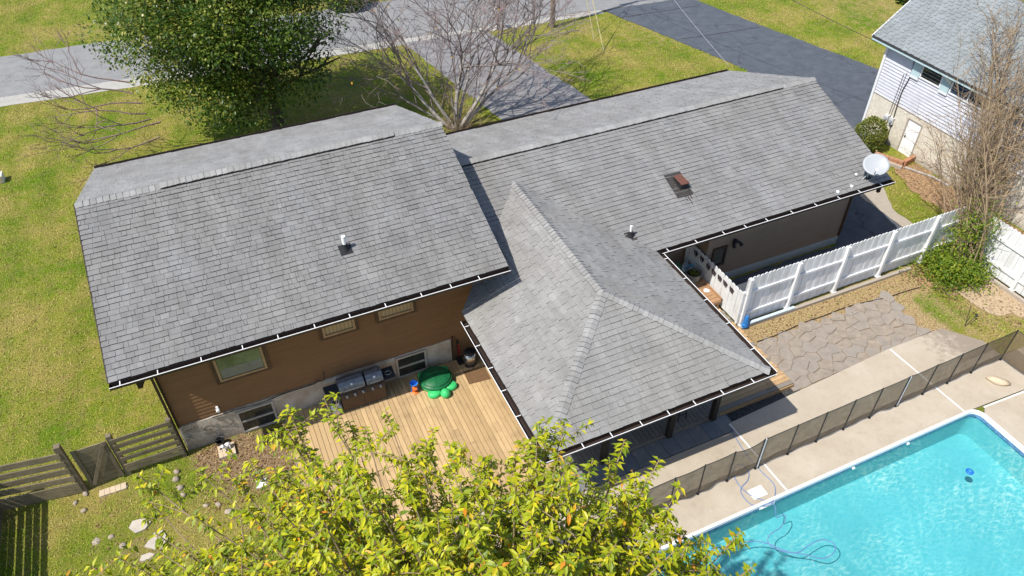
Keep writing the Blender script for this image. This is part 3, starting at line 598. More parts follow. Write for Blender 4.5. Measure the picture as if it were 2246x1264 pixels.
# ridge and hip caps, one piece after another
def caps(P, Q, d1, d2, wdt=.145, step=.145, lift=0., seed=0, name='ridge_cap', mat='shingle_cap'):
    rr = random.Random(seed); P = Vector(P); Q = Vector(Q); L = (Q-P).length; a = (Q-P).normalized(); d1 = Vector(d1); d2 = Vector(d2); n = int(L/step); step = L/n
    for i in range(n):
        s0 = P+a*(i*step-.004); s1 = P+a*((i+1)*step+.03); w1 = wdt+rr.uniform(-.008, .008); up = Vector((0, 0, 1))
        h0, h1 = .014+lift, .030+lift+rr.uniform(0, .006)
        if rr.random() < .5: h1 -= .006
        vs = [s0+d1*w1+up*h0, s0+up*(h0+.012), s0+d2*w1+up*h0, s1+d1*w1+up*h1, s1+up*(h1+.012), s1+d2*w1+up*h1]
        vs += [v-up*.018 for v in vs]
        mb = MB(); mb.add(vs, [(0, 3, 4, 1), (1, 4, 5, 2), (3, 9, 10, 4), (4, 10, 11, 5), (0, 6, 9, 3), (2, 5, 11, 8), (1, 7, 6, 0), (2, 8, 7, 1)]); mb.mi = [0, 0, 1, 1, 1, 1, 1, 1]
        mb.build(name, [mat, 'shingle_edge'], house, tone=min(1, max(0, rr.gauss(.5, .2))))
dn = Vector((0, -1, -pL)).normalized(); df = Vector((0, 1, -pL)).normalized()
VENT = (1.75, 7.75)
caps((LX0, LYR, LZR), (VENT[0], LYR, LZR), dn, df, seed=1); caps((VENT[0], LYR, LZR), (VENT[1], LYR, LZR), dn, df, lift=.045, seed=2); caps((VENT[1], LYR, LZR), (LX1, LYR, LZR), dn, df, seed=3)
plank('ridge_vent', (VENT[0], LYR-.115, LZR-.018), (VENT[1], LYR-.115, LZR-.018), .05, .05, 'black_plastic')
RV = (8.6, 21.1)
caps((RX0+.75, RYR, RZR), (RV[1], RYR, RZR), dn, df, lift=.045, seed=4); caps((RV[1], RYR, RZR), (RX1, RYR, RZR), dn, df, seed=5)
plank('ridge_vent', (RV[0]+.3, RYR-.115, RZR-.018), (RV[1], RYR-.115, RZR-.018), .05, .05, 'black_plastic')
wlD = -wl; wrD = -wr_
caps(VA, AP, wlD, wrD, wdt=.15, step=.125, seed=6)
for C_, sd in ((A, -1), (B, 1)):
    a = (Vector(C_)-Vector(AP)).normalized(); nS = Vector((sd*pW, 0, 1)).normalized(); nF = Vector((0, -pW, 1)).normalized()
    e1 = nS.cross(a).normalized(); e2 = nF.cross(a).normalized()
    if e1.dot(Vector((sd, 0, 0))) < 0 and abs(e1.x) > 0: pass
    # across-directions that lead away from the hip, downhill on each side
    e1 = e1 if e1.y > 0 else -e1; e2 = e2 if e2.x*sd < 0 else -e2
    caps(AP, Vector(C_), e1, e2, wdt=.14, step=.13, seed=8+sd, lift=.004)
# gutters
def gutter(p, q, nout, brackets, seed=0, rim='gutter_white'):
    """open gutter from p to q (rim height), nout = outward direction"""
    p = Vector(p); q = Vector(q); o = Vector(nout); g = house
    mb = MB(); W_ = .145; D_ = .11
    for a, b, c, d in ((0, -D_, W_*.75, -D_), (W_*.75, -D_, W_, 0), (0, 0, 0, -D_)):
        e0 = o*a+Vector((0, 0, b)); e1 = o*c+Vector((0, 0, d)); th = .004
        dd = (e1-e0).normalized(); nn = dd.cross((q-p).normalized())*th
        mb.add([p+e0, q+e0, q+e1, p+e1, p+e0+nn, q+e0+nn, q+e1+nn, p+e1+nn], [(3, 2, 1, 0), (4, 5, 6, 7), (0, 1, 5, 4), (1, 2, 6, 5), (2, 3, 7, 6), (3, 0, 4, 7)])
    for e in (p, q):
        sgn = (q-p).normalized()*.004; mb.add([e, e+o*W_, e+o*W_*.75+Vector((0, 0, -D_)), e+Vector((0, 0, -D_))], [(0, 1, 2, 3)])
    gt = mb.build('gutter', 'gutter_brown', g)
    MB().tube([p+o*W_, q+o*W_], .009, 6).build('gutter_rim', rim, gt)
    L = (q-p).length; rr = random.Random(seed); s = .22
    while s < L and rim == 'gutter_white':
        c = p+(q-p)*(s/L); mb = MB(); mb.bar(c+o*.01+Vector((0, 0, .004)), c+o*W_+Vector((0, 0, .004)), .018, .010); mb.build('gutter_strap', 'gutter_white', gt); s += brackets*rr.uniform(.88, 1.12)
    return gt
gutter((LX0, LYN-.005, LZE-.015), (LX1, LYN-.005, LZE-.015), (0, -1, 0), .84, 1)
gutter((WX1+.10, RYN-.005, RZE-.015), (RX1+.02, RYN-.005, RZE-.015), (0, -1, 0), .86, 2)
gutter((WX0-.005, yv0-.3, WZE-.015), (WX0-.005, WYF-.1, WZE-.015), (-1, 0, 0), .80, 3)
gutter((WX0-.1, WYF-.005, WZE-.015), (WX1+.1, WYF-.005, WZE-.015), (0, -1, 0), .78, 4)
gutter((WX1+.005, yv0-.1, WZE-.015), (WX1+.005, WYF-.1, WZE-.015), (1, 0, 0), .9, 5)
for x, L_ in ((LX0+.55, .25),):
    mb = MB(); mb.box((x-.05, LYN-.10, LZE-.32), (x+.05, LYN-.02, LZE-.12)); mb.build('downspout', 'brown_trim', house)
    plank('downspout', (x, LYN-.06, LZE-.3), (LX0+.62, LWALL-.07, LZE-.75), .07, .05, 'brown_trim'); plank('downspout', (LX0+.62, LWALL-.07, LZE-.75), (LX0+.62, LWALL-.07, .05), .07, .05, 'brown_trim')
mb = MB(); mb.box((21.95, RYN-.10, RZE-.30), (22.05, RYN-.02, RZE-.12)); mb.build('downspout', 'brown_trim', house)
for a_, b_ in (((LX0, LYF+.03, LZE-.01), (LX1, LYF+.03, LZE-.01)), ((LX1+.2, RYF+.03, RZE-.01), (RX1, RYF+.03, RZE-.01))): gutter(a_, b_, (0, 1, 0), .86, 9, 'gutter_brown')
# walls: lap boards over a core, cream foundation below
def board_wall(x0, x1, y, z0, z1, face, mat, lap=.125, axis='x', parent=house, name='siding_board', rel=.02):
    z = z0; k = 0
    while z < z1-.01:
        zt = min(z+lap, z1); o = face*rel
        if axis == 'x': vs = [(x0, y, z), (x1, y, z), (x1, y, zt), (x0, y, zt), (x0, y+o, z), (x1, y+o, z), (x1, y+o*.25, zt), (x0, y+o*.25, zt)]
        else: vs = [(y, x0, z), (y, x1, z), (y, x1, zt), (y, x0, zt), (y+o, x0, z), (y+o, x1, z), (y+o*.25, x1, zt), (y+o*.25, x0, zt)]
        MB().add(vs, [(4, 5, 6, 7), (0, 1, 5, 4), (1, 2, 6, 5), (3, 7, 6, 2), (0, 4, 7, 3)]).build(name, mat, parent); z = zt
LWX0, LWX1, LWF = .47, 8.5, 8.75
mb = MB(); mb.box((LWX0, LWALL+.03, -.1), (LWX1, LWF, LZE-.03)); mb.add([(LWX0, LWALL+.03, LZE-.03), (LWX0, LWF, LZE-.03), (LWX0, LYR, LZR-.16), (LWX1, LWALL+.03, LZE-.03), (LWX1, LWF, LZE-.03), (LWX1, LYR, LZR-.16)], [(0, 2, 1), (3, 4, 5)]); mb.build('wall', 'siding_brown', house)
board_wall(LWX0, 7.86, LWALL+.028, 1.0, 3.92, -1, 'siding_brown'); board_wall(7.86, LWX1, LWALL+.028, .2, 3.92, -1, 'siding_brown')
mb = MB(); xs = np.linspace(LWX0-.01, 7.78, 60); rr = random.Random(3); top = [.93+.012*x+.012*rr.uniform(-1, 1) for x in xs]
for i in range(len(xs)-1):
    mb.add([(xs[i], LWALL-.012, -.1), (xs[i+1], LWALL-.012, -.1), (xs[i+1], LWALL-.012, top[i+1]), (xs[i], LWALL-.012, top[i]), (xs[i], LWALL+.03, top[i]), (xs[i+1], LWALL+.03, top[i+1])], [(0, 1, 2, 3), (3, 2, 5, 4)])
mb.build('foundation', 'stucco_cream', house)
rr = random.Random(5)                                   # peeling plaster flakes at the corner
for i in range(70):
    x = .55+abs(rr.gauss(0, .55)); z = rr.uniform(.38, .86)
    if x > 1.75: continue
    a = rr.uniform(-.9, .9); L_ = rr.uniform(.03, .085); mb = MB(); c = Vector((x, LWALL-.03, z)); d = Vector((math.cos(a), 0, math.sin(a)))*L_; e = Vector((-math.sin(a), -.9, math.cos(a)))*rr.uniform(.012, .03)
    mb.add([c-d, c+d, c+d*.6+e, c-d*.7+e*.8], [(0, 1, 2, 3), (3, 2, 1, 0)]); mb.build('plaster_flake', 'stucco_pale', house)
plank('corner_board', (LWX0+.02, LWALL-.02, .95), (LWX0+.02, LWALL-.02, 3.8), .09, .035, 'brown_trim'); plank('corner_board', (7.84, LWALL-.015, .2), (7.84, LWALL-.015, 1.1), .11, .035, 'casing_dark')
mb = MB(); mb.box((LX0+.06, LYN+.04, LZE-.12), (LX1-.06, LWALL, LZE-.10)); mb.build('soffit', 'brown_trim', house)
RWX1, RWF = 21.75, 8.5
mb = MB(); mb.box((16.2, RWALL+.03, -.1), (RWX1, RWF, RZE-.04)); mb.box((LWX1+.01, RECESS+.03, -.1), (16.19, RWF, RZE+.05)); mb.add([(RWX1, RWALL+.03, RZE-.04), (RWX1, RWF, RZE-.04), (RWX1, RYR, RZR-.16)], [(0, 1, 2)]); mb.build('wall', 'siding_taupe', house)
board_wall(16.2, RWX1, RWALL+.028, .30, 2.66, -1, 'siding_taupe'); board_wall(LWX1+.02, 16.19, RECESS+.028, .18, 2.9, -1, 'siding_taupe'); mb = MB(); mb.box((16.21, RWALL-.012, -.05), (RWX1-.01, RWALL+.028, .295)); mb.build('foundation', 'stucco_grey', house)
plank('corner_board', (RWX1-.03, RWALL-.02, .36), (RWX1-.03, RWALL-.02, 2.6), .10, .035, 'casing_dark')
mb = MB(); mb.box((WX1, RYN+.04, RZE-.12), (RX1-.06, RWALL, RZE-.10)); mb.build('soffit', 'brown_trim', house)
def window(x0, x1, z0, z1, y, frame, pane, casing=None, mid=False, parent=house, blindm=None, sill=True):
    if casing:
        mb = MB(); c = .085
        for a in ((x0-c, z0-c, x0, z1+c), (x1, z0-c, x1+c, z1+c), (x0, z0-c, x1, z0), (x0, z1, x1, z1+c)): mb.box((a[0], y-.03, a[1]), (a[2], y+.02, a[3]))
        mb.build('window_casing', casing, parent)
    mb = MB(); f = .055
    for a in ((x0, z0, x0+f, z1), (x1-f, z0, x1, z1), (x0+f, z0, x1-f, z0+f), (x0+f, z1-f, x1-f, z1)): mb.box((a[0], y-.045, a[1]), (a[2], y+.02, a[3]))
    if mid: mb.box((x0+f, y-.04, (z0+z1)/2-.025), (x1-f, y+.015, (z0+z1)/2+.025))
    wd = mb.build('window', frame, parent)
    MB().box((x0+f, y-.012, z0+f), (x1-f, y+.01, z1-f)).build('pane', pane, wd)
    if blindm:
        z = z0+f+.07; mb = MB()
        while z < z1-f: mb.box((x0+f+.02, y-.022, z), (x1-f-.02, y-.014, z+.022)); z += .032
        mb.build('blind', blindm, wd, kind='stuff')
    return wd
window(1.79, 2.94, 2.07, 3.25, LWALL, 'frame_tan', 'glass_green_reflect', 'casing_dark')
mb = MB()
for k in range(9): mb.box((1.87, LWALL-.02, 2.15+.034*k), (2.86, LWALL-.014, 2.165+.034*k))
mb.build('blind', 'frame_grey', house, kind='stuff')
window(4.44, 5.27, 2.50, 3.25, LWALL, 'frame_tan', 'blind_tan', 'casing_dark'); window(5.90, 6.83, 2.53, 3.25, LWALL, 'frame_tan', 'blind_tan', 'casing_dark')
window(1.86, 2.80, .04, .87, LWALL-.02, 'frame_grey', 'glass_dark', None, True); window(6.15, 7.03, .19, .98, LWALL-.02, 'frame_grey', 'glass_dark', None, True)
# windows and lamp on the right-hand rear wall
window(16.40, 16.92, .75, 1.50, RWALL, 'casing_dark', 'glass_dark')
mb = MB(); mb.box((17.12, RWALL-.10, 1.52), (17.22, RWALL, 1.66)); mb.tube([(17.08, RWALL-.07, 1.60), (17.02, RWALL-.22, 1.52)], [.03, .06], 8); mb.tube([(17.26, RWALL-.07, 1.60), (17.32, RWALL-.22, 1.50)], [.03, .06], 8); mb.build('flood_light', 'black_plastic', house)
# small fittings on the rear wall
mb = MB(); mb.tube([(1.49, LWALL-.01, 1.17), (1.49, LWALL-.10, 1.15)], .045, 12); mb.box((1.46, LWALL-.04, 1.12), (1.52, LWALL+.01, 1.25)); mb.build('wall_camera', 'white_paint', house)
pts = [(3.3, LWALL-.03, 1.02)]+[(3.9+.5*i, LWALL-.03, 1.05+.04*math.sin(i)) for i in range(5)]
MB().tube(spline([(2.7, LWALL-.03, .93), (3.2, LWALL-.04, 1.0), (3.9, LWALL-.04, 1.0), (4.02, LWALL-.05, 1.12), (4.1, LWALL-.05, 1.04), (4.2, LWALL-.06, 1.1), (4.22, LWALL-.05, 1.35)], 5), .012, 6).build('wall_cable', 'wire', house)
MB().tube(spline([(1.3, LWALL-.03, .93), (1.9, LWALL-.04, .96), (2.4, LWALL-.04, .92), (2.7, LWALL-.03, .93)], 4), .010, 6).build('wall_cable', 'wire', house)
# vents, flashing
def roofz(x, y): return LZE+pL*(y-LYN) if x < 9 else zR(y)
def pipe(x, y, h, r, stain):
    z = roofz(x, y); t = MB(); t.tube([(x, y, z), (x, y, z+h)], r, 12); p = t.build('vent_pipe', 'pvc', house)
    b = MB(); b.lathe((x, y, z-.02), [(.11, .02), (.085, .07), (r+.012, .15), (r+.012, .19)], 14); b.build('pipe_boot', 'black_rubber', p)
    b = MB(); b.slab([(x-.15, y-.17, roofz(x, y-.17)+.024), (x+.15, y-.17, roofz(x, y-.17)+.024), (x+.15, y+.12, roofz(x, y+.12)+.024), (x-.15, y+.12, roofz(x, y+.12)+.024)], .01); b.build('flashing', stain, p)
pipe(5.49, 2.13, .40, .05, 'black_plastic'); pipe(13.29, 1.34, .36, .035, 'tar')
fx0, fx1, fy0, fy1 = 15.30, 15.86, 2.03, 2.86
mb = MB(); mb.slab([(fx0, fy0, zR(fy0)+.026), (fx1, fy0, zR(fy0)+.026), (fx1, fy1, zR(fy1)+.026), (fx0, fy1, zR(fy1)+.026)], .014); fl = mb.build('flashing', 'tar', house)
mb = MB(); cx_, cy_ = 15.66, 2.42; z0 = zR(cy_)
mb.add([(cx_-.14, cy_-.16, z0-.06), (cx_+.14, cy_-.16, z0-.06), (cx_+.14, cy_+.30, z0+.17), (cx_-.14, cy_+.30, z0+.17), (cx_-.12, cy_-.15, z0+.17), (cx_+.12, cy_-.15, z0+.17)], [(0, 1, 5, 4), (0, 4, 3), (1, 2, 5)], 1)
mb.add([(cx_-.14, cy_-.20, z0+.175), (cx_+.14, cy_-.20, z0+.175), (cx_+.14, cy_+.28, z0+.20), (cx_-.14, cy_+.28, z0+.20), (cx_-.14, cy_-.20, z0+.15), (cx_+.14, cy_-.20, z0+.15)], [(0, 1, 2, 3), (4, 5, 1, 0), (0, 3, 4), (1, 5, 2)], 0)
mb.build('roof_vent', ['rust', 'black_plastic'], house)
for dx, L_ in ((.25, .16), (.33, .30), (.42, .13)):     # tar runs below the flashing
    mb = MB(); mb.slab([(fx0+dx, fy0-L_, zR(fy0-L_)+.024), (fx0+dx+.025, fy0-L_, zR(fy0-L_)+.024), (fx0+dx+.03, fy0+.02, zR(fy0+.02)+.024), (fx0+dx-.01, fy0+.02, zR(fy0+.02)+.024)], .006); mb.build('tar_run', 'tar', fl)
for x, y in ((20.98, .84), (20.40, .80), (21.42, 1.17)):
    rock('roof_patch', (x, y, zR(y)-.01), (.06, .05, .05), 'white_paint', house, seed=int(x*9))
# wing: beam, posts
for x in (8.1, 10.0, 11.93, 13.3):
    mb = MB(); mb.box((x-.07, -3.45, .17), (x+.07, -3.31, WZE-.06)); p = mb.build('porch_post', 'dark_post', house)
    if x > 9: plank('knee_brace', (x-.06, -3.38, 1.75), (x-.5, -3.38, 2.5), .07, .07, 'dark_post', p)
plank('porch_beam', (8.0, -3.38, 2.58), (13.6, -3.38, 2.58), .12, .2, 'dark_post'); plank('porch_beam', (13.45, -3.38, 2.58), (13.45, 1.0, 2.58), .12, .2, 'dark_post'); plank('porch_beam', (8.25, -3.38, 2.58), (8.25, .3, 2.58), .12, .2, 'dark_post')

# ------------------------------------------------------------------ decks
dk = thing('wooden_deck', 'sunlit plank deck between the brown house and the hipped porch', 'deck', (7, -1, 0))
x = 2.95; rr = random.Random(4); DZ = .17
while x < 13.6:
    wd = .128; y0 = -3.27+rr.uniform(-.01, .01); y1 = (LWALL-.03 if x+wd < 8.45 else RECESS-.03)
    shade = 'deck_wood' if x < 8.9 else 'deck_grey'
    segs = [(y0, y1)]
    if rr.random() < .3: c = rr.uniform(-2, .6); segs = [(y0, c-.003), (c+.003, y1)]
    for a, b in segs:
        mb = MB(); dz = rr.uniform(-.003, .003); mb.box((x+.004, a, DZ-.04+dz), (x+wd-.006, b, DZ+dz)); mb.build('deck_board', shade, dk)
    x += wd
plank('deck_fascia', (2.93, -3.29, .07), (13.6, -3.29, .07), .03, .18, 'deck_grey', dk); plank('deck_fascia', (2.93, -3.27, .07), (2.93, LWALL-.04, .07), .03, .18, 'deck_grey', dk)
mb = MB(); mb.box((2.97, -3.25, .0), (13.58, LWALL-.06, DZ-.06)); mb.build('deck_frame', 'soil_dark', dk)
pf = thing('side_platform', 'low board platform with lit right edge beside the stone patio', 'platform', (15, -1, 0))
y = -3.27
while y < RECESS-.06:
    wd = rr.choice((.128, .138, .14)); mb = MB(); xr = 16.08+rr.uniform(-.03, .03); dz = rr.uniform(-.004, .004)
    mb.box((13.62, y+.004, .13+dz), (xr, min(y+wd-.005, RECESS-.03), .17+dz)); mb.build('platform_board', 'platform_wood' if rr.random() < .8 else 'deck_grey', pf); y += wd
plank('platform_fascia', (13.62, -3.29, .07), (16.08, -3.29, .07), .03, .15, 'platform_wood', pf); plank('platform_fascia', (16.06, -3.25, .06), (16.06, RECESS-.1, .06), .03, .12, 'platform_wood', pf)
mb = MB(); mb.box((13.64, -3.25, .0), (16.03, RECESS-.08, .125)); mb.build('platform_frame', 'soil_dark', pf)
# slate pavers in front of the porch
pav = thing('porch_pavers', 'row of dark square pavers along the porch front', None, (11, -3.6, 0)); tag(pav, kind='structure'); pav.pop('category', None)
x = 8.75
while x < 13.6:
    wd = rr.choice((.42, .44, .40)); mb = MB(); mb.box((x+.006, -3.86, -.02), (x+wd-.006, -3.31, .05+rr.uniform(-.006, .006))); mb.build('paver', 'slate', pav); x += wd
def bar_stool(x, y, lab):
    t = thing('bar_stool', lab, 'bar stool', (x, y, .17), 'stools under the porch roof')
    MB().lathe((x, y, .80), [(.15, 0), (.17, .02), (.17, .05), (.14, .07)], 14).build('seat', 'black_plastic', t)
    for i in range(4):
        a = PI/4+i*PI/2; MB().tube([(x+.10*math.cos(a), y+.10*math.sin(a), .80), (x+.19*math.cos(a), y+.19*math.sin(a), .17)], .014, 6).build('leg', 'black_plastic', t)
    MB().tube([(x+.155*math.cos(i*PI/8), y+.155*math.sin(i*PI/8), .42) for i in range(17)], .01, 6).build('foot_ring', 'black_plastic', t)
bar_stool(12.55, -2.95, 'dark bar stool under the porch roof, midway between the two right porch posts'); bar_stool(12.98, -2.55, 'dark bar stool under the porch roof, set back and nearest the right porch post')

# ------------------------------------------------------------------ things on the deck
g = thing('gas_grill', 'double lidded gas grill with brown front against the rear wall', 'grill', (5.05, 1.15, DZ))
gx0, gx1, gy0, gy1 = 4.46, 5.66, .86, 1.40
mb = MB(); mb.box((gx0, gy0+.02, DZ+.06), (gx1, gy1, .86)); mb.build('cabinet', 'black_plastic', g)
mb = MB(); mb.box((gx0+.01, gy0, DZ+.08), ((gx0+gx1)/2-.006, gy0+.02, .70)); mb.build('cabinet_door', 'grill_front', g); mb = MB(); mb.box(((gx0+gx1)/2+.006, gy0, DZ+.08), (gx1-.01, gy0+.02, .70)); mb.build('cabinet_door', 'grill_front', g)
mb = MB(); mb.add([(gx0, gy0-.03, .71), (gx1, gy0-.03, .71), (gx1, gy0+.05, .88), (gx0, gy0+.05, .88), (gx0, gy0+.08, .71), (gx1, gy0+.08, .71)], [(0, 1, 2, 3), (0, 4, 5, 1), (0, 3, 4), (1, 5, 2)]); mb.build('control_panel', 'grill_front', g)
for x in (4.62, 4.84, 5.06, 5.32, 5.54):
    MB().tube([(x, gy0+.005, .79), (x, gy0-.05, .765)], .034, 12).build('knob', 'steel', g)
for a, b in ((gx0, 5.16), (5.19, gx1)):
    mb = MB(); n_ = 7; pr_ = [(gy0+.06, .88), (gy0+.055, .95), (gy0+.10, 1.05), (gy0+.20, 1.12), (gy0+.34, 1.13), (gy1-.08, 1.06), (gy1, .92), (gy1, .88)]
    vs = [(a+.01, y, z) for y, z in pr_]+[(b-.01, y, z) for y, z in pr_]; k = len(pr_)
    mb.add(vs, [(i, k+i, k+i+1, i+1) for i in range(k-1)]+[tuple(range(k)), tuple(range(2*k-1, k-1, -1))]); ld = mb.build('lid', 'grill_lid', g)
    MB().tube([(a+.1, gy0+.04, .98), (a+.1, gy0-.0, .985), (b-.1, gy0-.0, .985), (b-.1, gy0+.04, .98)], .013, 8).build('lid_handle', 'steel', ld)
    mb = MB(); mb.tube([((a+b)/2, gy0+.12, 1.07), ((a+b)/2, gy0+.085, 1.09)], .035, 12); mb.build('thermometer', 'chrome', ld)
for a, b in ((4.10, 4.45), (5.67, 6.0)):
    mb = MB(); mb.box((a, gy0+.06, .83), (b, gy1-.05, .87)); mb.box((a, gy0+.06, .77), (b, gy0+.08, .83)); sh = mb.build('side_shelf', 'grill_side', g)
    if a > 5: MB().tube([((a+b)/2+.09*math.cos(t*PI/8), (gy0+gy1)/2+.07*math.sin(t*PI/8), .876) for t in range(17)], .008, 6).build('side_burner', 'steel', sh)
for x in (gx0+.08, gx1-.08):
    for y in (gy0+.08, gy1-.08): MB().tube([(x-.02, y, DZ+.032), (x+.02, y, DZ+.032)], .032, 10).build('caster', 'black_rubber', g)
t = thing('propane_tank', 'pale propane tank on the planks left of the grill', 'propane tank', (4.30, .98, DZ))
MB().lathe((4.30, .98, DZ), [(.10, 0), (.10, .03), (.15, .06), (.155, .22), (.13, .30), (.05, .34)], 18).build('cylinder', 'tank_white', t, smooth=True)
MB().lathe((4.30, .98, DZ+.33), [(.105, 0), (.105, .10), (.095, .10), (.095, 0)], 16).build('collar', 'tank_white', t); MB().tube([(4.30, .98, DZ+.33), (4.30, .98, DZ+.40), (4.34, .96, DZ+.41)], .022, 8).build('valve', 'black_plastic', t)
# turtle sandbox
T = Vector((7.06, .86, DZ)); t = thing('turtle_sandbox', 'green turtle shaped sandbox with domed lid on the deck', 'sandbox', T)
def pt(a, r): return (T.x+r*math.cos(a), T.y+r*math.sin(a))
MB().lathe(T, [(.36, 0), (.43, .03), (.45, .12), (.45, .17)], 28, sy=.92).build('base', 'green_light', t, smooth=True)
mb = MB(); mb.lathe((T.x, T.y, T.z+.165), [(.47, 0), (.475, .025), (.45, .05), (.36, .11), (.22, .155), (.10, .172), (.01, .176)], 28, sy=.92); ld = mb.build('lid', 'green_dark', t, smooth=True)
mb = MB(); mb.tube([(T.x+.40*math.cos(i*PI/14), T.y+.37*math.sin(i*PI/14), T.z+.258) for i in range(29)], .016, 6); mb.build('shell_ring', 'green_dark', ld)
for k in range(6):
    a = k*PI/3+.3; mb = MB(); mb.tube([(T.x+.14*math.cos(a), T.y+.13*math.sin(a), T.z+.338), (T.x+.37*math.cos(a), T.y+.34*math.sin(a), T.z+.275)], .012, 6); mb.build('shell_groove', 'green_dark', ld)
mb = MB(); mb.tube([(T.x+.14*math.cos(i*PI/3+.3), T.y+.13*math.sin(i*PI/3+.3), T.z+.338) for i in range(7)], .012, 6); mb.build('shell_groove', 'green_dark', ld)
for k, (a, r, s) in enumerate(((-2.0, .44, .19), (-.82, .46, .19), (2.2, .44, .15), (.75, .45, .15))):
    x, y = pt(a, r); MB().lathe((x, y, T.z), [(s*.9, 0), (s, .04), (s*.96, .11), (s*.75, .145), (.01, .15)], 18, sy=.8).build('foot', 'green_light', t, smooth=True)
x, y = pt(-1.42, .56); hd = MB().lathe((x, y, T.z+.02), [(.11, 0), (.14, .06), (.135, .13), (.09, .20), (.01, .225)], 16).build('head', 'green_light', t, smooth=True)
for dx in (-.05, .05): MB().lathe((x+dx, y-.085, T.z+.14), [(.008, 0), (.02, .012), (.02, .03), (.006, .042)], 8).build('eye', 'black_plastic', hd)
t = thing('sand_toy', 'blue and orange sand and water wheel toy beside the turtle sandbox', 'toy', (6.42, .78, DZ))
MB().lathe((6.42, .78, DZ), [(.09, 0), (.10, .015), (.03, .05), (.03, .12)], 14).build('foot', 'orange_toy', t); MB().tube([(6.36, .78, DZ+.16), (6.48, .78, DZ+.16)], .075, 8).build('wheel', 'orange_toy', t)
MB().lathe((6.42, .80, DZ+.26), [(.03, -.02), (.05, 0), (.11, .09), (.115, .10), (.10, .095), (.04, .01)], 16).build('hopper', 'blue_toy', t); MB().bar((6.33, .80, DZ+.02), (6.36, .80, DZ+.33), .02, .02).build('strut', 'blue_toy', t); MB().bar((6.51, .80, DZ+.02), (6.48, .80, DZ+.33), .02, .02).build('strut', 'blue_toy', t)
mb = MB(); mb.prism([(7.88, .42), (8.50, .36), (8.52, .86), (7.90, .90)], DZ+.004, DZ+.018); tag(mb.build('door_mat', 'mat_brown'), 'brown ribbed door mat on the deck below the porch gutter', 'mat')
t = thing('trash_can', 'oval chrome trash can with black lid by the house wall', 'trash can', (8.2, 1.12, DZ))
MB().lathe((8.2, 1.12, DZ), [(.165, 0), (.165, .48)], 24, sx=1.0, sy=.85).build('body', 'chrome', t, smooth=True); MB().lathe((8.2, 1.12, DZ+.48), [(.175, 0), (.175, .05), (.15, .08), (.01, .085)], 24, sy=.85).build('lid', 'black_plastic', t, smooth=True); MB().lathe((8.2, 1.12, DZ), [(.172, 0), (.172, .03)], 24, sy=.85).build('base', 'black_plastic', t)
t = thing('fire_pole_tool', 'narrow black and red tool standing in the corner by the trash can', 'tool', (7.97, 1.36, DZ)); t.name = 'garden_tool'
MB().bar((7.97, 1.40, DZ+.1), (7.96, 1.44, DZ+.75), .05, .03).build('shaft', 'black_plastic', t); mb = MB(); mb.box((7.88, 1.20, DZ), (8.03, 1.40, DZ+.10)); mb.build('base', 'black_plastic', t)
for z in (.22, .34, .46, .58): mb = MB(); mb.box((7.945, 1.385, DZ+z), (7.99, 1.402, DZ+z+.06)); mb.build('red_band', 'red', t)
# bench and its clutter
t = thing('potting_bench', 'low wooden plank bench under the white butterfly fence', 'bench', (15.72, .25, .17))
bx0, bx1, by0, by1, bz = 15.47, 16.03, .08, 1.30, .56
y = by0
while y < by1-.05:
    mb = MB(); mb.box((bx0, y+.004, bz-.035), (bx1, y+.135, bz+rr.uniform(-.003, .003))); mb.build('top_board', 'bench_wood', t); y += .141
mb = MB(); mb.box((bx1-.03, by0, bz-.03), (bx1+.005, by1, bz+.06)); mb.build('back_rail', 'bench_wood', t); mb = MB(); mb.box((bx0+.02, by0-.02, bz-.12), (bx1-.02, by0+.015, bz-.037)); mb.build('apron', 'bench_wood', t)
for x in (bx0+.06, bx1-.07):
    for y in (by0+.07, by1-.1): mb = MB(); mb.box((x-.04, y-.04, .17), (x+.04, y+.04, bz-.036)); mb.build('leg', 'bench_wood', t)
mb = MB(); mb.prism([(15.74, .56), (15.88, .50), (15.94, .60), (15.86, .70), (15.76, .66)], bz+.006, bz+.02); tag(mb.build('paper_scrap', 'white_paint'), 'white torn scrap lying on the wooden bench', 'scrap')
t = thing('planter_pot', 'wide grey pot with wilted plants at the far end of the plank bench', 'pot', tuple(at(1519, 611, .62).xy)+(.56,))
P_ = (t.location.x, t.location.y, .56); bz = .56; MB().lathe(P_, [(.19, 0), (.22, .10), (.25, .31), (.262, .33), (.235, .33), (.225, .24)], 24).build('pot', 'planter', t, smooth=True); MB().lathe((P_[0], P_[1], bz+.22), [(.22, 0), (.225, .02), (.01, .03)], 18).build('soil', 'soil_dark', t)
for k in range(30):
    a, r = rr.uniform(0, 2*PI), rr.uniform(.02, .16); c = Vector((P_[0]+r*math.cos(a), P_[1]-.03+r*math.sin(a), bz+.25)); d = Vector((rr.uniform(-.12, .12), rr.uniform(-.12, .12), rr.uniform(.04, .13)))
    MB().tube([c, c+d*.6+Vector((0, 0, .02)), c+d], [.012, .018, .003], 5).build('succulent_leaf', 'shrub_leaf', t, tone=rr.uniform(.3, .8))
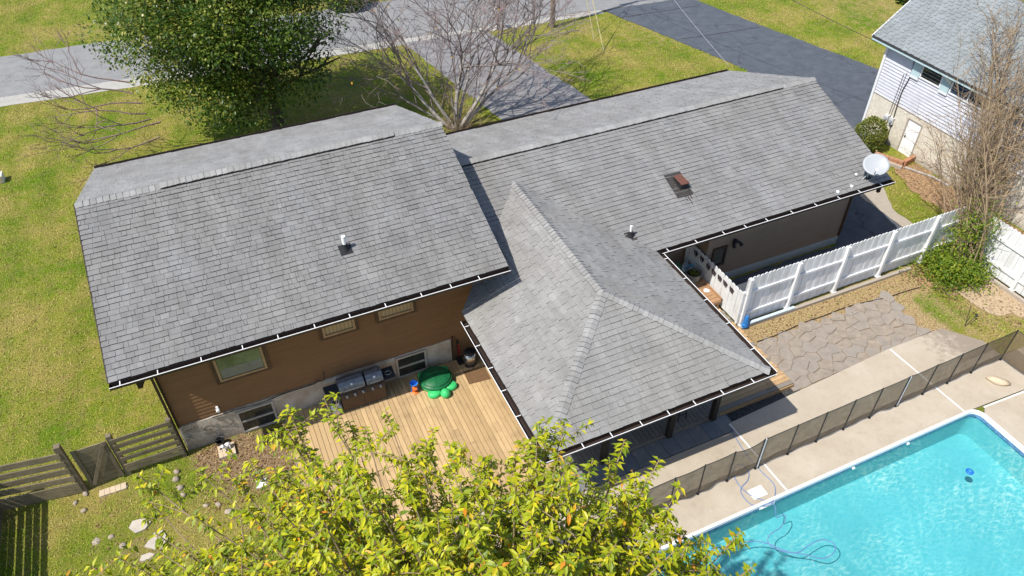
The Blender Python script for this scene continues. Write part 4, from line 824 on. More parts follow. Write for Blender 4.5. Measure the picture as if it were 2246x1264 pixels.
def watering_can(x, y, z, mat, lab, yaw, s=1.):
    t = thing('watering_can', lab, 'watering can', (x, y, z), 'watering cans in the corner'); c, sn = math.cos(yaw), math.sin(yaw)
    W = lambda a, b, h: (x+s*(a*c-b*sn), y+s*(a*sn+b*c), z+s*h)
    MB().lathe((x, y, z), [(.11*s, 0), (.12*s, .03*s), (.11*s, .20*s), (.085*s, .24*s), (.07*s, .23*s)], 16).build('body', mat, t, smooth=True)
    MB().tube([W(.10, 0, .06), W(.20, 0, .17), W(.28, 0, .27)], [.03*s, .02*s, .016*s], 8).build('spout', mat, t); MB().tube([W(.275, 0, .262), W(.30, 0, .29)], [.02*s, .045*s], 10).build('rose', mat, t)
    MB().tube(spline([W(.06, 0, .23), W(.0, 0, .33), W(-.10, 0, .30), W(-.16, 0, .20), W(-.115, 0, .08)], 4), .013*s, 7).build('handle', mat, t)
pa, pb, pc = at(1485, 585, .60), at(1503, 585, .60), at(1513, 590, .60)
watering_can(pa.x, pa.y, .46, 'watering_green', 'sage green watering can in the dark corner by the gutter', 3.6, 1.0)
watering_can(pb.x, pb.y, .46, 'watering_pale', 'pale blue grey watering can beside the sage green one', .7, 1.0)
t = thing('blue_tub', 'bright sky blue plastic tub in front of the pale watering can', 'tub', (pc.x, pc.y, .46)); ux, uy = pc.x, pc.y
mb = MB(); mb.prism([(ux-.12, uy-.09), (ux+.12, uy-.09), (ux+.12, uy+.07), (ux-.12, uy+.07)], .46, .64); mb.build('body', 'tub_blue', t); mb = MB(); mb.prism([(ux-.15, uy-.11), (ux+.15, uy-.11), (ux+.15, uy+.09), (ux-.15, uy+.09)], .64, .67); mb.build('rim', 'tub_blue', t); MB().tube(spline([(ux-.12, uy, .67), (ux-.1, uy, .76), (ux+.1, uy, .76), (ux+.12, uy, .67)], 4), .01, 6).build('handle', 'tub_blue', t)
t = thing('side_table', 'low dark slatted table in the shaded corner under the watering cans', 'table', (pb.x, pb.y, .17))
for q in range(4): mb = MB(); mb.box((pb.x-.5, pb.y-.22+.11*q, .43), (pb.x+.22, pb.y-.12+.11*q, .458)); mb.build('slat', 'deck_grey', t)
for dx in (-.46, .18):
    for dy in (-.18, .18): mb = MB(); mb.box((pb.x+dx-.02, pb.y+dy-.02, .17), (pb.x+dx+.02, pb.y+dy+.02, .429)); mb.build('leg', 'deck_grey', t)

# ------------------------------------------------------------------ white fences
def white_fence(name, label, P0, P1, zb, h, posts, side, picket=.142, rails=(.22, .68), single_max=300, top='dog'):
    """board fence from P0 to P1 (plan); rails and posts stand on the `side` face"""
    t = thing(name, label, 'fence', (P0[0], P0[1], 0)); P0 = Vector((*P0, 0)); P1 = Vector((*P1, 0)); L = (P1-P0).length; a = (P1-P0)/L; o = Vector((-a.y, a.x, 0))*side
    n_ = int(L/picket); step = L/n_; rr = random.Random(len(label))
    for i in range(n_):
        s0, s1 = i*step+.0035, (i+1)*step-.0035; c = .04; dz = rr.uniform(-.006, .006); z1 = zb+h+dz; th = .02
        prof = [(s0, zb+.03), (s1, zb+.03), (s1, z1-c), (s1-c, z1), (s0+c, z1), (s0, z1-c)]; jit = o*(.008 if i % 2 else -.0)+o*rr.uniform(-.002, .002); vs = [P0+a*s+Z_*z+jit for s, z in prof]; vs += [v-o*th for v in vs]; k = 6
        MB().add(vs, [tuple(range(k)), tuple(range(2*k-1, k-1, -1))]+[(j, k+j, k+(j+1) % k, (j+1) % k) for j in range(k)]).build('picket', 'vinyl', t)
    for fr in rails:
        z = zb+h*fr+.03; MB().bar(P0+o*.032+Z_*z, P1+o*.032+Z_*z, .045, .085).build('rail', 'vinyl', t)
    for s in posts:
        p = P0+a*s+o*.062; mb = MB(); mb.obox(p+Z_*(zb+h/2), a*.048, o*.048, Z_*(h/2+.0)); po = mb.build('post', 'vinyl', t); mb = MB(); mb.obox(p+Z_*(zb+.02), a*.075, o*.075, Z_*.03); mb.build('post_base', 'vinyl', po)
    return t
white_fence('white_fence', 'long white picket fence with scalloped top behind the stone patio', (16.17, -.64), (25.0, -.64), .08, 1.83, [.06, 1.82, 3.65, 5.48, 7.31], -1)
white_fence('white_fence', 'white board fence catching dappled sun at the right edge, behind the vine thicket', (25.06, -.68), (25.06, -9.5), .08, 1.83, [.1, 2.3, 4.6], -1)
gf = white_fence('white_fence', 'short white fence panel hung with dark butterflies beside the plank bench', (16.12, 2.2), (16.12, -.60), .17, 1.2, [], 1, rails=(), picket=.165)
mb = MB(); mb.obox((16.12, -.64, .78), (.04, 0, 0), (0, .04, 0), (0, 0, .62)); mb.build('post', 'vinyl', gf)
mb = MB(); mb.prism([(16.15, -.83), (22.95, -.87), (22.95, -.76), (16.15, -.72)], -.02, .10); tag(mb.build('fence_kerb', 'kerb', kind='structure'))
mb = MB(); mb.prism([(24.86, -1.1), (24.96, -1.1), (24.96, -9.5), (24.86, -9.5)], -.02, .12); tag(mb.build('fence_kerb', 'kerb', kind='structure'))
BL = ['topmost of the row, in shade under the eave', 'second from the eave, in shade', 'third from the eave, first in full sun', 'fourth from the eave, in sun', 'fifth from the eave, in sun', 'sixth from the eave, in sun', 'lowest of the row, nearest the fence corner']
for k, y in enumerate((1.66, 1.33, .99, .71, .41, .13, -.18)):
    c = Vector((16.085, y, 1.16 if k > 1 else 1.20)); t = thing('butterfly_ornament', 'dark metal butterfly on the white panel, '+BL[k], 'ornament', c, 'dark butterflies on the white fence panel')
    tl = .35
    for sg in (-1, 1):
        for (w0, h0, zz) in ((.085, .06, .03), (.06, .045, -.05)):
            vs = [c+Vector((-.012-.02*(j != 0), sg*(.012+w0*(.5+.5*math.cos(q))), zz+h0*math.sin(q)+.25*sg*.02)) for j, q in enumerate([i*PI/4 for i in range(8)])]
            MB().add(vs+[v+Vector((-.006, 0, 0)) for v in vs], [tuple(range(8)), tuple(range(15, 7, -1))]+[(j, 8+j, 8+(j+1) % 8, (j+1) % 8) for j in range(8)]).build('wing', 'butterfly', t)
    MB().tube([c+Vector((-.02, 0, .07)), c+Vector((-.02, 0, -.13))], [.012, .006], 6).build('body', 'butterfly', t)
tp = thing('tarp_bundle', 'crumpled blue tarp bundle at the foot of the white fence corner', 'tarp', (16.35, -.78, .05))
mb = MB(); rows = []
for i in range(9):
    z = .06+.055*i; rows.append([(16.33+(.15-.012*i)*math.cos(k*2*PI/12)*rr.uniform(.65, 1.2), -.80+(.10-.007*i)*math.sin(k*2*PI/12)*rr.uniform(.65, 1.2), z) for k in range(12)])
mb.add([v for r in rows for v in r], [(i*12+k, i*12+(k+1) % 12, (i+1)*12+(k+1) % 12, (i+1)*12+k) for i in range(8) for k in range(12)]+[tuple(range(96, 108))]); mb.build('tarp', 'tarp_blue', tp)
mb = MB(); mb.bar((16.5, -.80, .16), (18.2, -.79, .13), .09, .05); tag(mb.build('loose_rail', 'watering_pale'), 'pale plastic strip lying on the kerb under the long white fence', 'strip')

# ------------------------------------------------------------------ pool safety fence
pfn = thing('pool_safety_fence', 'brown mesh pool safety fence on black posts', 'fence', (16, -5, 0))
xs_ = [10.2]+[10.85+.0*i for i in range(0)]
PX = [9.35, 10.10, 10.85, 11.68, 12.55, 13.42, 13.50, 14.44, 15.37, 16.29, 17.20, 18.13, 18.20, 19.12, 20.05, 20.98, 22.16]
py_ = lambda x: -5.06+.013*(x-14.46)
pts_ = [(x, py_(x)) for x in PX]+[(22.24, -6.2), (22.3, -7.3), (22.36, -8.4)]
for (x, y) in pts_:
    mb = MB(); mb.tube([(x, y, .05), (x, y, 1.27)], .017, 8); po = mb.build('post', 'black_plastic', pfn); MB().tube([(x, y, .055), (x, y, .085)], .035, 8).build('post_foot', 'black_plastic', po)
for k in range(len(pts_)-1):
    (xa, ya), (xb, yb) = pts_[k], pts_[k+1]
    if abs(xa-xb)+abs(ya-yb) < .15:
        mb = MB(); mb.obox(((xa+xb)/2, (ya+yb)/2-.012, .68), (.02, 0, 0), (0, .004, 0), (0, 0, .58)); mb.build('latch_strip', 'white_paint', pfn); continue
    rr2 = random.Random(k); sag = rr2.choice((.004, .008, .012)); 
    if k == 4: sag = .10
    if k in (2, 3): sag = .035
    nx_, nz_ = 12, 8; amp = .018 if k not in (2, 3, 4, 10) else .05; ph = rr2.uniform(0, 6); vs = []
    d_ = Vector((xb-xa, yb-ya, 0)); nn_ = Vector((-d_.y, d_.x, 0)).normalized()
    for j in range(nz_+1):
        for i in range(nx_+1):
            t_ = i/nx_; v_ = j/nz_; top = 1.25-sag*4*t_*(1-t_)
            z = lerp(.15+.02*math.sin(t_*3), top, v_); e = math.sin(t_*PI)
            q = Vector((lerp(xa, xb, t_), lerp(ya, yb, t_), z))+nn_*(amp*e*(1-v_**4)*math.sin(7*(t_*.8+v_*.7)+ph)+.006*e*math.sin(3*v_+ph))
            vs.append(q)
    MB().add(vs, [(j*(nx_+1)+i, j*(nx_+1)+i+1, (j+1)*(nx_+1)+i+1, (j+1)*(nx_+1)+i) for j in range(nz_) for i in range(nx_)]).build('mesh_panel', 'safety_mesh', pfn, smooth=True)
    MB().tube([vs[nz_*(nx_+1)+i] for i in range(nx_+1)], .009, 5).build('top_hem', 'black_plastic', pfn); MB().tube([vs[i] for i in range(nx_+1)], .007, 5).build('bottom_hem', 'black_plastic', pfn)
# pool bits
c35 = lambda x, y: (1446+x/2.8075, 814+y/2.8075)
path = [(440, 360), (520, 490), (620, 610), (700, 690), (715, 750), (690, 810), (620, 830), (560, 818), (512, 765), (505, 720), (545, 672), (550, 622), (510, 577), (470, 582), (457, 625), (482, 690), (540, 750), (610, 785), (690, 812), (716, 845), (722, 900)]
P3 = [at(*c35(*p), .075) for p in path[:-2]]+[at(*c35(*path[-2]), .095), at(*c35(*path[-1]), -.10)]
w2 = [(770, 885), (775, 920), (740, 970), (690, 1000), (668, 1040), (690, 1080), (760, 1110), (850, 1118), (920, 1075), (990, 1040), (1060, 1052), (1085, 1090), (1065, 1130), (1000, 1155), (900, 1130), (780, 1110), (660, 1060), (550, 1050), (420, 1080), (320, 1095)]
P3 += [at(*c35(*p), -.118) for p in w2]
tag(MB().tube(spline(P3, 6), .011, 6).build('pool_hose', 'hose_blue'), 'blue vacuum hose looping over the concrete into the pool', 'hose')
q = at(1662, 1081, .07); mb = MB(); mb.prism([(q.x-.20, q.y-.13), (q.x+.20, q.y-.13), (q.x+.20, q.y+.15), (q.x-.20, q.y+.15)], .063, .078); tag(mb.build('skimmer_lid', 'hatch'), 'white square skimmer lid set in the concrete inside the hose loop', 'hatch')
q = at(2128, 1033, -.10); t = thing('chlorine_floater', 'round blue chlorine floater drifting on the pool water', 'floater', (q.x, q.y, -.13))
MB().lathe((q.x, q.y, -.16), [(.06, 0), (.095, .015), (.098, .035), (.07, .05), (.01, .055)], 20).build('ring', 'floater', t, smooth=True); MB().lathe((q.x, q.y, -.10), [(.045, -.02), (.048, .01), (.03, .025), (.01, .027)], 16).build('cap', 'blue_toy', t, smooth=True)
q = at(2188, 838, .08); t = rock('landscape_rock', (q.x, q.y, .06), (.30, .13, .10), 'paver_tan', seed=3); tag(t, 'smooth tan rock on the concrete by the end of the mesh fence', 'rock')
tag(MB().tube(spline([at(1660+i*36, y, .02) for i, y in enumerate((750, 738, 722, 706, 694, 680, 668, 660, 652, 640, 630))], 4), .016, 6).build('soaker_hose', 'black_rubber'), 'dark garden hose lying in the dry grass beside the stone patio', 'hose')
for k, (p, q_) in enumerate((((2115, 715), (2140, 650)), ((2118, 716), (2152, 692)))):
    pass
t = thing('garden_stake', 'thin wire garden stake with two arms in the lawn right of the patio', 'stake', at(2116, 716, 0)); a = at(2116, 716, 0)
MB().tube([a, a+Vector((.12, .18, .62))], .010, 5).build('rod', 'wire', t); MB().tube([a, a+Vector((.42, .05, .24))], .010, 5).build('rod', 'wire', t); MB().bar(a+Vector((.40, .02, .22)), a+Vector((.44, .09, .27)), .05, .05).build('clip', 'wire', t)

# ------------------------------------------------------------------ wooden fence, gate and garden bits at the left
wfn = thing('wooden_fence', 'weathered plank fence running left from the house corner', 'fence', (-1, 1.3, 0))
def posts(x, y, h, par, r=.06): mb = MB(); mb.box((x-r, y-r, -.05), (x+r, y+r, h)); return mb.build('post', 'post_wood', par)
def boards(xa, ya, xb, yb, zs, par, hgt=.14, off=-.07):
    for z in zs:
        d0, d1 = rr.uniform(-.02, .02), rr.uniform(-.02, .02); MB().bar((xa, ya+off, z+d0), (xb, yb+off, z+d1), .028, hgt).build('plank', 'fence_wood', par)
posts(.36, 1.36, 1.48, wfn); posts(-.98, 1.36, 1.55, wfn); posts(-2.02, 1.30, 1.78, wfn, .07); posts(-4.05, 1.58, 1.7, wfn)
boards(-.98, 1.36, .40, 1.36, (1.38, 1.14, .90, .66, .40, .22), wfn, .13); boards(-4.1, 1.60, -2.04, 1.30, (1.48, 1.18, .90, .62, .34, .12), wfn, .19)
ft = thing('wooden_fence', 'dark plank fence at the far left edge, seen mostly by its striped shadow', 'fence', (-3.93, -1, 0))
for y in (1.2, -1.0, -3.2, -5.2): posts(-3.93, y, 1.6, ft)
for z in (1.45, 1.18, .92, .64, .36, .12): MB().bar((-3.86, 1.5, z), (-3.86, -5.4, z), .028, .19).build('plank', 'fence_wood', ft)
gt = thing('wooden_gate', 'dark board gate with a diagonal brace in the plank fence', 'gate', (-1.45, 1.25, 0))
for k in range(8): MB().bar((-1.86, 1.33, .15+.168*k), (-1.07, 1.33, .15+.168*k), .025, .162).build('plank', 'fence_wood', gt)
MB().bar((-1.80, 1.295, .08), (-1.80, 1.295, 1.45), .09, .03, up=(0, 1, 0)).build('stile', 'post_wood', gt); MB().bar((-1.12, 1.295, .08), (-1.12, 1.295, 1.45), .09, .03, up=(0, 1, 0)).build('stile', 'post_wood', gt)
MB().bar((-1.76, 1.275, .12), (-1.15, 1.275, 1.38), .085, .03, up=(0, 1, 0)).build('brace', 'post_wood', gt)
b = thing('brick_step', 'row of tan pavers on the ground in front of the gate', 'paver step', (-1.38, 1.0, 0))
for k in range(5): mb = MB(); mb.box((-1.69+.125*k, .90, 0), (-1.69+.125*k+.118, 1.09, .05+rr.uniform(-.006, .006))); mb.build('brick', 'paver_tan', b)
b = thing('paver_pad', 'square tan paver pad at the house corner under a small statue', 'paver pad', (1.36, 1.0, 0))
for i in range(4):
    for j in range(2): mb = MB(); mb.box((1.17+.105*i, .82+.2*j, 0), (1.17+.105*i+.099, .82+.2*j+.193, .09)); mb.build('brick', 'paver_tan', b)
t = thing('dog_statue', 'little white dog figurine with dark patches on the paver pad', 'statue', (1.42, 1.06, .09))
MB().tube([(1.36, 1.04, .20), (1.43, 1.07, .21), (1.50, 1.09, .20)], [.05, .06, .05], 10).build('body', 'dog_white', t, smooth=True); MB().lathe((1.32, 1.0, .25), [(.02, -.04), (.055, 0), (.05, .05), (.01, .08)], 10).build('head', 'dog_white', t, smooth=True); MB().tube([(1.30, .98, .27), (1.25, .94, .25)], [.03, .02], 8).build('muzzle', 'black_plastic', t)
for dx in (.0, .12):
    for dy in (-.03, .03): MB().tube([(1.36+dx, 1.05+dy, .2), (1.36+dx, 1.05+dy, .09)], .018, 6).build('leg', 'dog_white', t)
for dy in (-.04, .04): MB().tube([(1.33, 1.01+dy, .30), (1.34, 1.02+dy*1.4, .26)], [.012, .02], 6).build('ear', 'black_plastic', t)
t = thing('black_bucket', 'small black bucket tipped against the wall behind the dog figurine', 'bucket', (1.30, 1.33, 0)); MB().lathe((1.28, 1.30, 0), [(.09, 0), (.12, .20), (.125, .21), (.11, .20), (.085, .02)], 16).build('pail', 'black_plastic', t); MB().tube(spline([(1.16, 1.30, .2), (1.2, 1.26, .27), (1.34, 1.26, .27), (1.40, 1.30, .2)], 4), .006, 5).build('handle', 'wire', t)
q = at(573, 1058, .04); mb = MB(); vs = []
for j in range(6):
    for i in range(7): vs.append((q.x-.14+.28*i/6+.03*j/5, q.y-.13+.24*j/5, .02+.05*math.sin(i*PI/6)*math.sin(j*PI/5)+rr.uniform(0, .03)))
vs += [(x, y, .0) for x, y, z in vs]
mb.add(vs, [(j*7+i, j*7+i+1, (j+1)*7+i+1, (j+1)*7+i) for j in range(5) for i in range(6)]+[(i, 42+i, 43+i, i+1) for i in range(6)]+[(35+i, 36+i, 78+i, 77+i) for i in range(6)]); tag(mb.build('plastic_bag', 'white_paint'), 'crumpled white plastic bag on the soil left of the leafy tree', 'bag')
stones = [((388, 1035), (.10, .09, .09), 'pale round stone, topmost of the short stone row'), ((386, 1051), (.11, .10, .10), 'round tan stone, second down the stone row'), ((395, 1070), (.13, .10, .09), 'grey boulder in the middle of the stone row'), ((402, 1083), (.11, .08, .07), 'flat grey stone at the lower end of the stone row'),
 ((187, 1082), (.12, .08, .07), 'reddish stone at the foot of the tall fence post'), ((165, 1102), (.09, .07, .06), 'small angular stone below the tall fence post'), ((183, 1119), (.10, .08, .06), 'pale stone in the grass left of the big slabs'), ((243, 1176), (.10, .09, .05), 'rounded grey stone left of the upper slab'), ((269, 1196), (.11, .10, .06), 'dark grey stone left of the lower slab'), ((210, 1186), (.14, .12, .03), 'flat brown stone sunk in the grass, leftmost of the lower stones'),
 ((452, 1108), (.10, .07, .06), 'oval brown stone under the outer branches'), ((478, 1105), (.11, .08, .05), 'pale stone beside the oval brown one'), ((500, 1120), (.13, .10, .04), 'flat pink stone among the outer leaves'), ((276, 1067), (.08, .07, .05), 'small tan stone right of the gate pavers')]
for k, (p, r, lb) in enumerate(stones): q = at(*p, .03); r = tuple(v*.82 for v in r); tag(rock('stone', (q.x, q.y, -.02), r, 'boulder', seed=k+5), lb, 'stone', 'garden stones by the fence')
for k, (p, r, lb) in enumerate((((304, 1153), (.24, .17), 'upper pale stepping slab in the rear garden'), ((346, 1187), (.27, .24), 'large pale stepping slab touching the leafy tree'), ((322, 1222), (.16, .09), 'narrow dark stepping slab below the large pale one'))):
    q = at(*p, .03); rr3 = random.Random(k); poly = [(q.x+r[0]*rr3.uniform(.78, 1.25)*math.cos((a+rr3.uniform(-.25, .25))*PI/3), q.y+r[1]*rr3.uniform(.78, 1.25)*math.sin((a+rr3.uniform(-.25, .25))*PI/3)) for a in range(6)]
    mb = MB(); mb.prism(poly, -.02, .045); tag(mb.build('stepping_slab', 'slab'), lb, 'slab', 'stepping slabs')

# ------------------------------------------------------------------ satellite dish on the roof
C_ = at(1922, 361, 3.42); n_ = Vector((-.42, -.42, .80)).normalized(); e1 = n_.cross(Z_).normalized(); e2 = e1.cross(n_)
t = thing('satellite_dish', 'pale oval satellite dish mounted at the right end of the roof', 'satellite dish', (21.75, .95, zR(.95)))
vs = []; fs = []; nr, na = 5, 24
for i in range(nr+1):
    r = i/nr
    for k in range(na): a = 2*PI*k/na; vs.append(C_+e1*(.39*r*math.cos(a))+e2*(.36*r*math.sin(a))+n_*(.07*r*r-.07))
vs2 = [v-n_*.012 for v in vs]; N0 = len(vs)
for i in range(nr):
    for k in range(na):
        q = (i*na+k, i*na+(k+1) % na, (i+1)*na+(k+1) % na, (i+1)*na+k); fs.append(q); fs.append(tuple(N0+j for j in reversed(q)))
fs += [(nr*na+k, nr*na+(k+1) % na, N0+nr*na+(k+1) % na, N0+nr*na+k) for k in range(na)]
MB().add(vs+vs2, fs).build('reflector', 'dish_grey', t, smooth=True)
base = Vector((21.72, .98, zR(.98)+.02)); MB().tube([base, base+Vector((0, 0, .22)), C_-n_*.10], .025, 8).build('mast', 'dish_grey', t); mb = MB(); mb.obox(base, (.10, 0, 0), (0, .08, .03), (0, 0, .012)); mb.build('mount_plate', 'black_plastic', t)
for s_ in (-.25, .25): MB().tube([base+Vector((s_, -.05, -.02)), base+Vector((0, 0, .18))], .014, 6).build('brace', 'dish_grey', t)
L_ = C_+n_*.36-e2*.34; MB().tube([C_-n_*.06-e2*.30, L_], .016, 6).build('feed_arm', 'dish_grey', t); MB().tube([L_, L_-n_*.10+e2*.05], [.045, .05], 10).build('receiver', 'grey_box', t)

# ------------------------------------------------------------------ neighbouring house
nb = thing('neighbor_house', 'pale two tone house with bluish roof beyond the driveway', 'house', (32, 1, 0))
NXW, NY0, NY1 = 28.2, -6.0, 6.95; EX, EZ, EY, RXn, RZn = 27.84, 3.86, 7.55, 30.55, 5.93
mb = MB(); mb.box((NXW+.03, NY0, -.1), (33.0, NY1, 3.9)); mb.add([(NXW+.03, NY1, 3.9), (33.0, NY1, 3.9), (RXn, NY1, RZn-.2)], [(0, 2, 1)]); mb.build('wall', 'siding_white', nb)
board_wall(NY0, NY1, NXW+.028, 1.68, 3.72, -1, 'siding_white', .125, axis='y', parent=nb, rel=.05)
mb = MB(); mb.box((NXW-.004, NY0, -.05), (NXW+.03, 4.27, 1.67)); mb.box((NXW-.004, 5.0, -.05), (NXW+.03, NY1-.03, 1.67)); mb.box((NXW-.004, 4.27, 1.47), (NXW+.03, 5.0, 1.67)); mb.build('foundation', 'stucco_pale', nb)
plank('corner_trim', (NXW-.01, NY1-.01, 0), (NXW-.01, NY1-.01, 3.7), .10, .10, 'white_paint', nb); plank('band_trim', (NXW-.015, NY0, 1.675), (NXW-.015, NY1-.06, 1.675), .03, .02, 'frame_grey', nb)
mb = MB(); mb.box((NXW+.012, 4.33, .0), (NXW+.06, 4.94, 1.42)); dr = mb.build('door', 'door_white', nb)
mb = MB(); mb.box((NXW-.02, 4.27, 0), (NXW+.08, 4.33, 1.47)); mb.box((NXW-.02, 4.94, 0), (NXW+.08, 5.0, 1.47)); mb.box((NXW-.02, 4.33, 1.42), (NXW+.08, 4.94, 1.47)); mb.build('door_frame', 'frame_grey', nb); MB().tube([(NXW+.02, 4.86, .72), (NXW-.04, 4.86, .72)], .028, 10).build('handle', 'black_plastic', dr)
def nwin(ya, yb, z0, z1, pane, mid):
    f = .05; mb = MB(); 
    for a in ((ya, z0, ya+f, z1), (yb-f, z0, yb, z1), (ya+f, z0, yb-f, z0+f), (ya+f, z1-f, yb-f, z1)): mb.box((NXW-.05, a[0], a[1]), (NXW+.02, a[2], a[3]))
    if mid: mb.box((NXW-.04, (ya+yb)/2-.02, z0+f), (NXW+.015, (ya+yb)/2+.02, z1-f))
    wd = mb.build('window', 'white_paint', nb); mb = MB(); mb.box((NXW-.02, ya+f, z0+f), (NXW+.012, yb-f, z1-f)); mb.build('pane', pane, wd)
nwin(4.21, 5.17, 3.05, 3.70, 'glass_dark', False); nwin(2.2, 3.80, 3.05, 3.70, 'glass_blue', True); nwin(-1.4, .2, 3.05, 3.70, 'glass_blue', True)
for a, b in ((5.17, 5.57), (3.82, 4.21)): mb = MB(); mb.box((NXW-.06, a+.01, 3.02), (NXW+.0, b-.01, 3.72)); mb.build('shutter', 'shutter_teal', nb); mb = MB(); mb.box((NXW-.07, a+.01, 2.93), (NXW+.0, b-.01, 3.015)); mb.build('sill', 'white_paint', nb)
for y in (5.63, 5.90):
    mb = MB(); mb.box((NXW-.11, y-.09, .88), (NXW-.005, y+.09, 1.14)); mt = mb.build('meter_box', 'grey_box', nb); MB().tube([(NXW-.11, y, 1.02), (NXW-.17, y, 1.02)], .07, 12).build('dial', 'dish_grey', mt)
MB().tube(spline([(NXW-.03, 5.62, 3.6), (NXW-.03, 5.56, 2.9), (NXW-.04, 5.66, 2.2), (NXW-.03, 5.62, 1.14)], 4), .022, 6).build('cable', 'wire', nb); MB().tube([(NXW-.03, 5.60, .88), (NXW-.03, 5.58, 0)], .018, 6).build('conduit', 'wire', nb); MB().tube([(NXW-.03, 5.85, 2.9), (NXW-.03, 5.88, 1.1)], .009, 5).build('cable', 'wire', nb); MB().tube([(NXW-.03, 5.74, 3.0), (NXW-.03, 5.78, 1.1)], .008, 5).build('cable', 'wire', nb)
mb = MB(); mb.slab([(EX, EY, EZ), (EX, NY0-.5, EZ), (RXn, NY0-.5, RZn), (RXn, EY, RZn)][::-1], .10); mb.build('roof_deck', 'underlay', nb); mb = MB(); mb.slab([(RXn, EY, RZn-.002), (RXn, NY0-.5, RZn-.002), (33.3, NY0-.5, EZ), (33.3, EY, EZ)][::-1], .10); mb.build('roof_deck', 'shingle_blue', nb)
SH2 = []; SH_keep = SH; SH = SH2
sn_ = math.hypot(RXn-EX, RZn-EZ); wn_ = slope((RXn-EX, 0, RZn-EZ))
tabs((EX, EY, EZ), -Y_, wn_, [(0, 0), (EY-NY0+.5, 0), (EY-NY0+.5, sn_-.03), (0, sn_-.03)], 'shingle_blue', seed=30, expo=.14, wmin=.11, wmax=.20, h0=.02, g=.0, dash=True)
lay_shingles(SH2, nb, 'shingle'); SH = SH_keep
plank('fascia', (EX+.02, EY-.02, EZ-.09), (EX+.02, NY0-.5, EZ-.09), .03, .16, 'shutter_teal', nb); plank('rake_board', (EX, EY-.01, EZ-.07), (RXn, EY-.01, RZn-.07), .03, .15, 'white_paint', nb)
mb = MB(); mb.box((EX+.04, NY0, EZ-.15), (NXW+.05, EY-.03, EZ-.13)); mb.build('soffit', 'white_paint', nb)
bw = thing('brick_border', 'low L shaped brick border below the white basement door', 'brick wall', (27.4, 4.3, 0))
def brick_run(p, q, rows, parent, z0=0.):
    p = Vector((*p, 0)); q = Vector((*q, 0)); L = (q-p).length; a = (q-p)/L; o = Vector((-a.y, a.x, 0)); n_ = max(1, int(L/.17))
    for r in range(rows):
        for i in range(n_):
            c = p+a*((i+.5+(0.5 if r % 2 else 0)*.0)*L/n_)+Z_*(z0+.045+.085*r); MB().obox(c, a*(L/n_/2-.006), o*.075, Z_*.038).build('brick', 'brick', parent)
brick_run((26.95, 4.95), (27.42, 3.95), 3, bw); brick_run((27.50, 3.98), (28.15, 4.12), 3, bw)
MB().bar((26.82, 4.9, .06), (27.30, 3.86, .06), .14, .12).build('footing', 'kerb', bw)
MB().tube([(27.45, 3.85, .05), (27.9, 2.9, .05), (28.0, 2.2, .04)], .045, 8).build('edging_log', 'bark_pale', bw)

# ------------------------------------------------------------------ foliage tools
LEAF_V = np.array([(0, 0, 0), (.33, .17, .06), (.35, 0, -.02), (.33, -.17, .06), (.70, .14, -.03), (.72, 0, -.10), (.70, -.14, -.03), (1, 0, -.27)], float)
LEAF_F = np.array([(0, 2, 1), (0, 3, 2), (1, 2, 5), (1, 5, 4), (3, 6, 5), (3, 5, 2), (4, 5, 7), (5, 6, 7)])
def frames(D, U):
    X = D/np.linalg.norm(D, axis=1, keepdims=True); Y = np.cross(U, X); Y /= np.maximum(1e-6, np.linalg.norm(Y, axis=1, keepdims=True)); return X, Y, np.cross(X, Y)
def leaf_cloud(P, D, size, U=None, V=LEAF_V, F=LEAF_F):
    n = len(P); U = np.tile([0, 0, 1.], (n, 1)) if U is None else U
    X, Y, Z = frames(D, U); W = V[None, :, :]*size[:, None, None]*np.stack([np.ones(n), rng.uniform(.65, 1.25, n), rng.uniform(.3, 1.7, n)], 1)[:, None, :]
    Vw = P[:, None, :]+W[..., 0:1]*X[:, None]+W[..., 1:2]*Y[:, None]+W[..., 2:3]*Z[:, None]
    Fw = F[None]+(np.arange(n)*len(V))[:, None, None]
    return Vw.reshape(-1, 3), Fw.reshape(-1, F.shape[1]), (X, Y, Z)
LEAF4_V = np.array([(0, 0, 0), (.45, .19, .04), (.45, 0, -.05), (.45, -.19, .04), (1, 0, -.25)], float); LEAF4_F = np.array([(0, 2, 1), (0, 3, 2), (1, 2, 4), (2, 3, 4)])
QUAD_V = np.array([(0, 0, 0), (.5, .32, .08), (1, 0, 0), (.5, -.32, .08)], float); QUAD_F = np.array([(0, 1, 2), (0, 2, 3)])
def unit(n): v = rng.normal(size=(n, 3)); return v/np.linalg.norm(v, axis=1, keepdims=True)

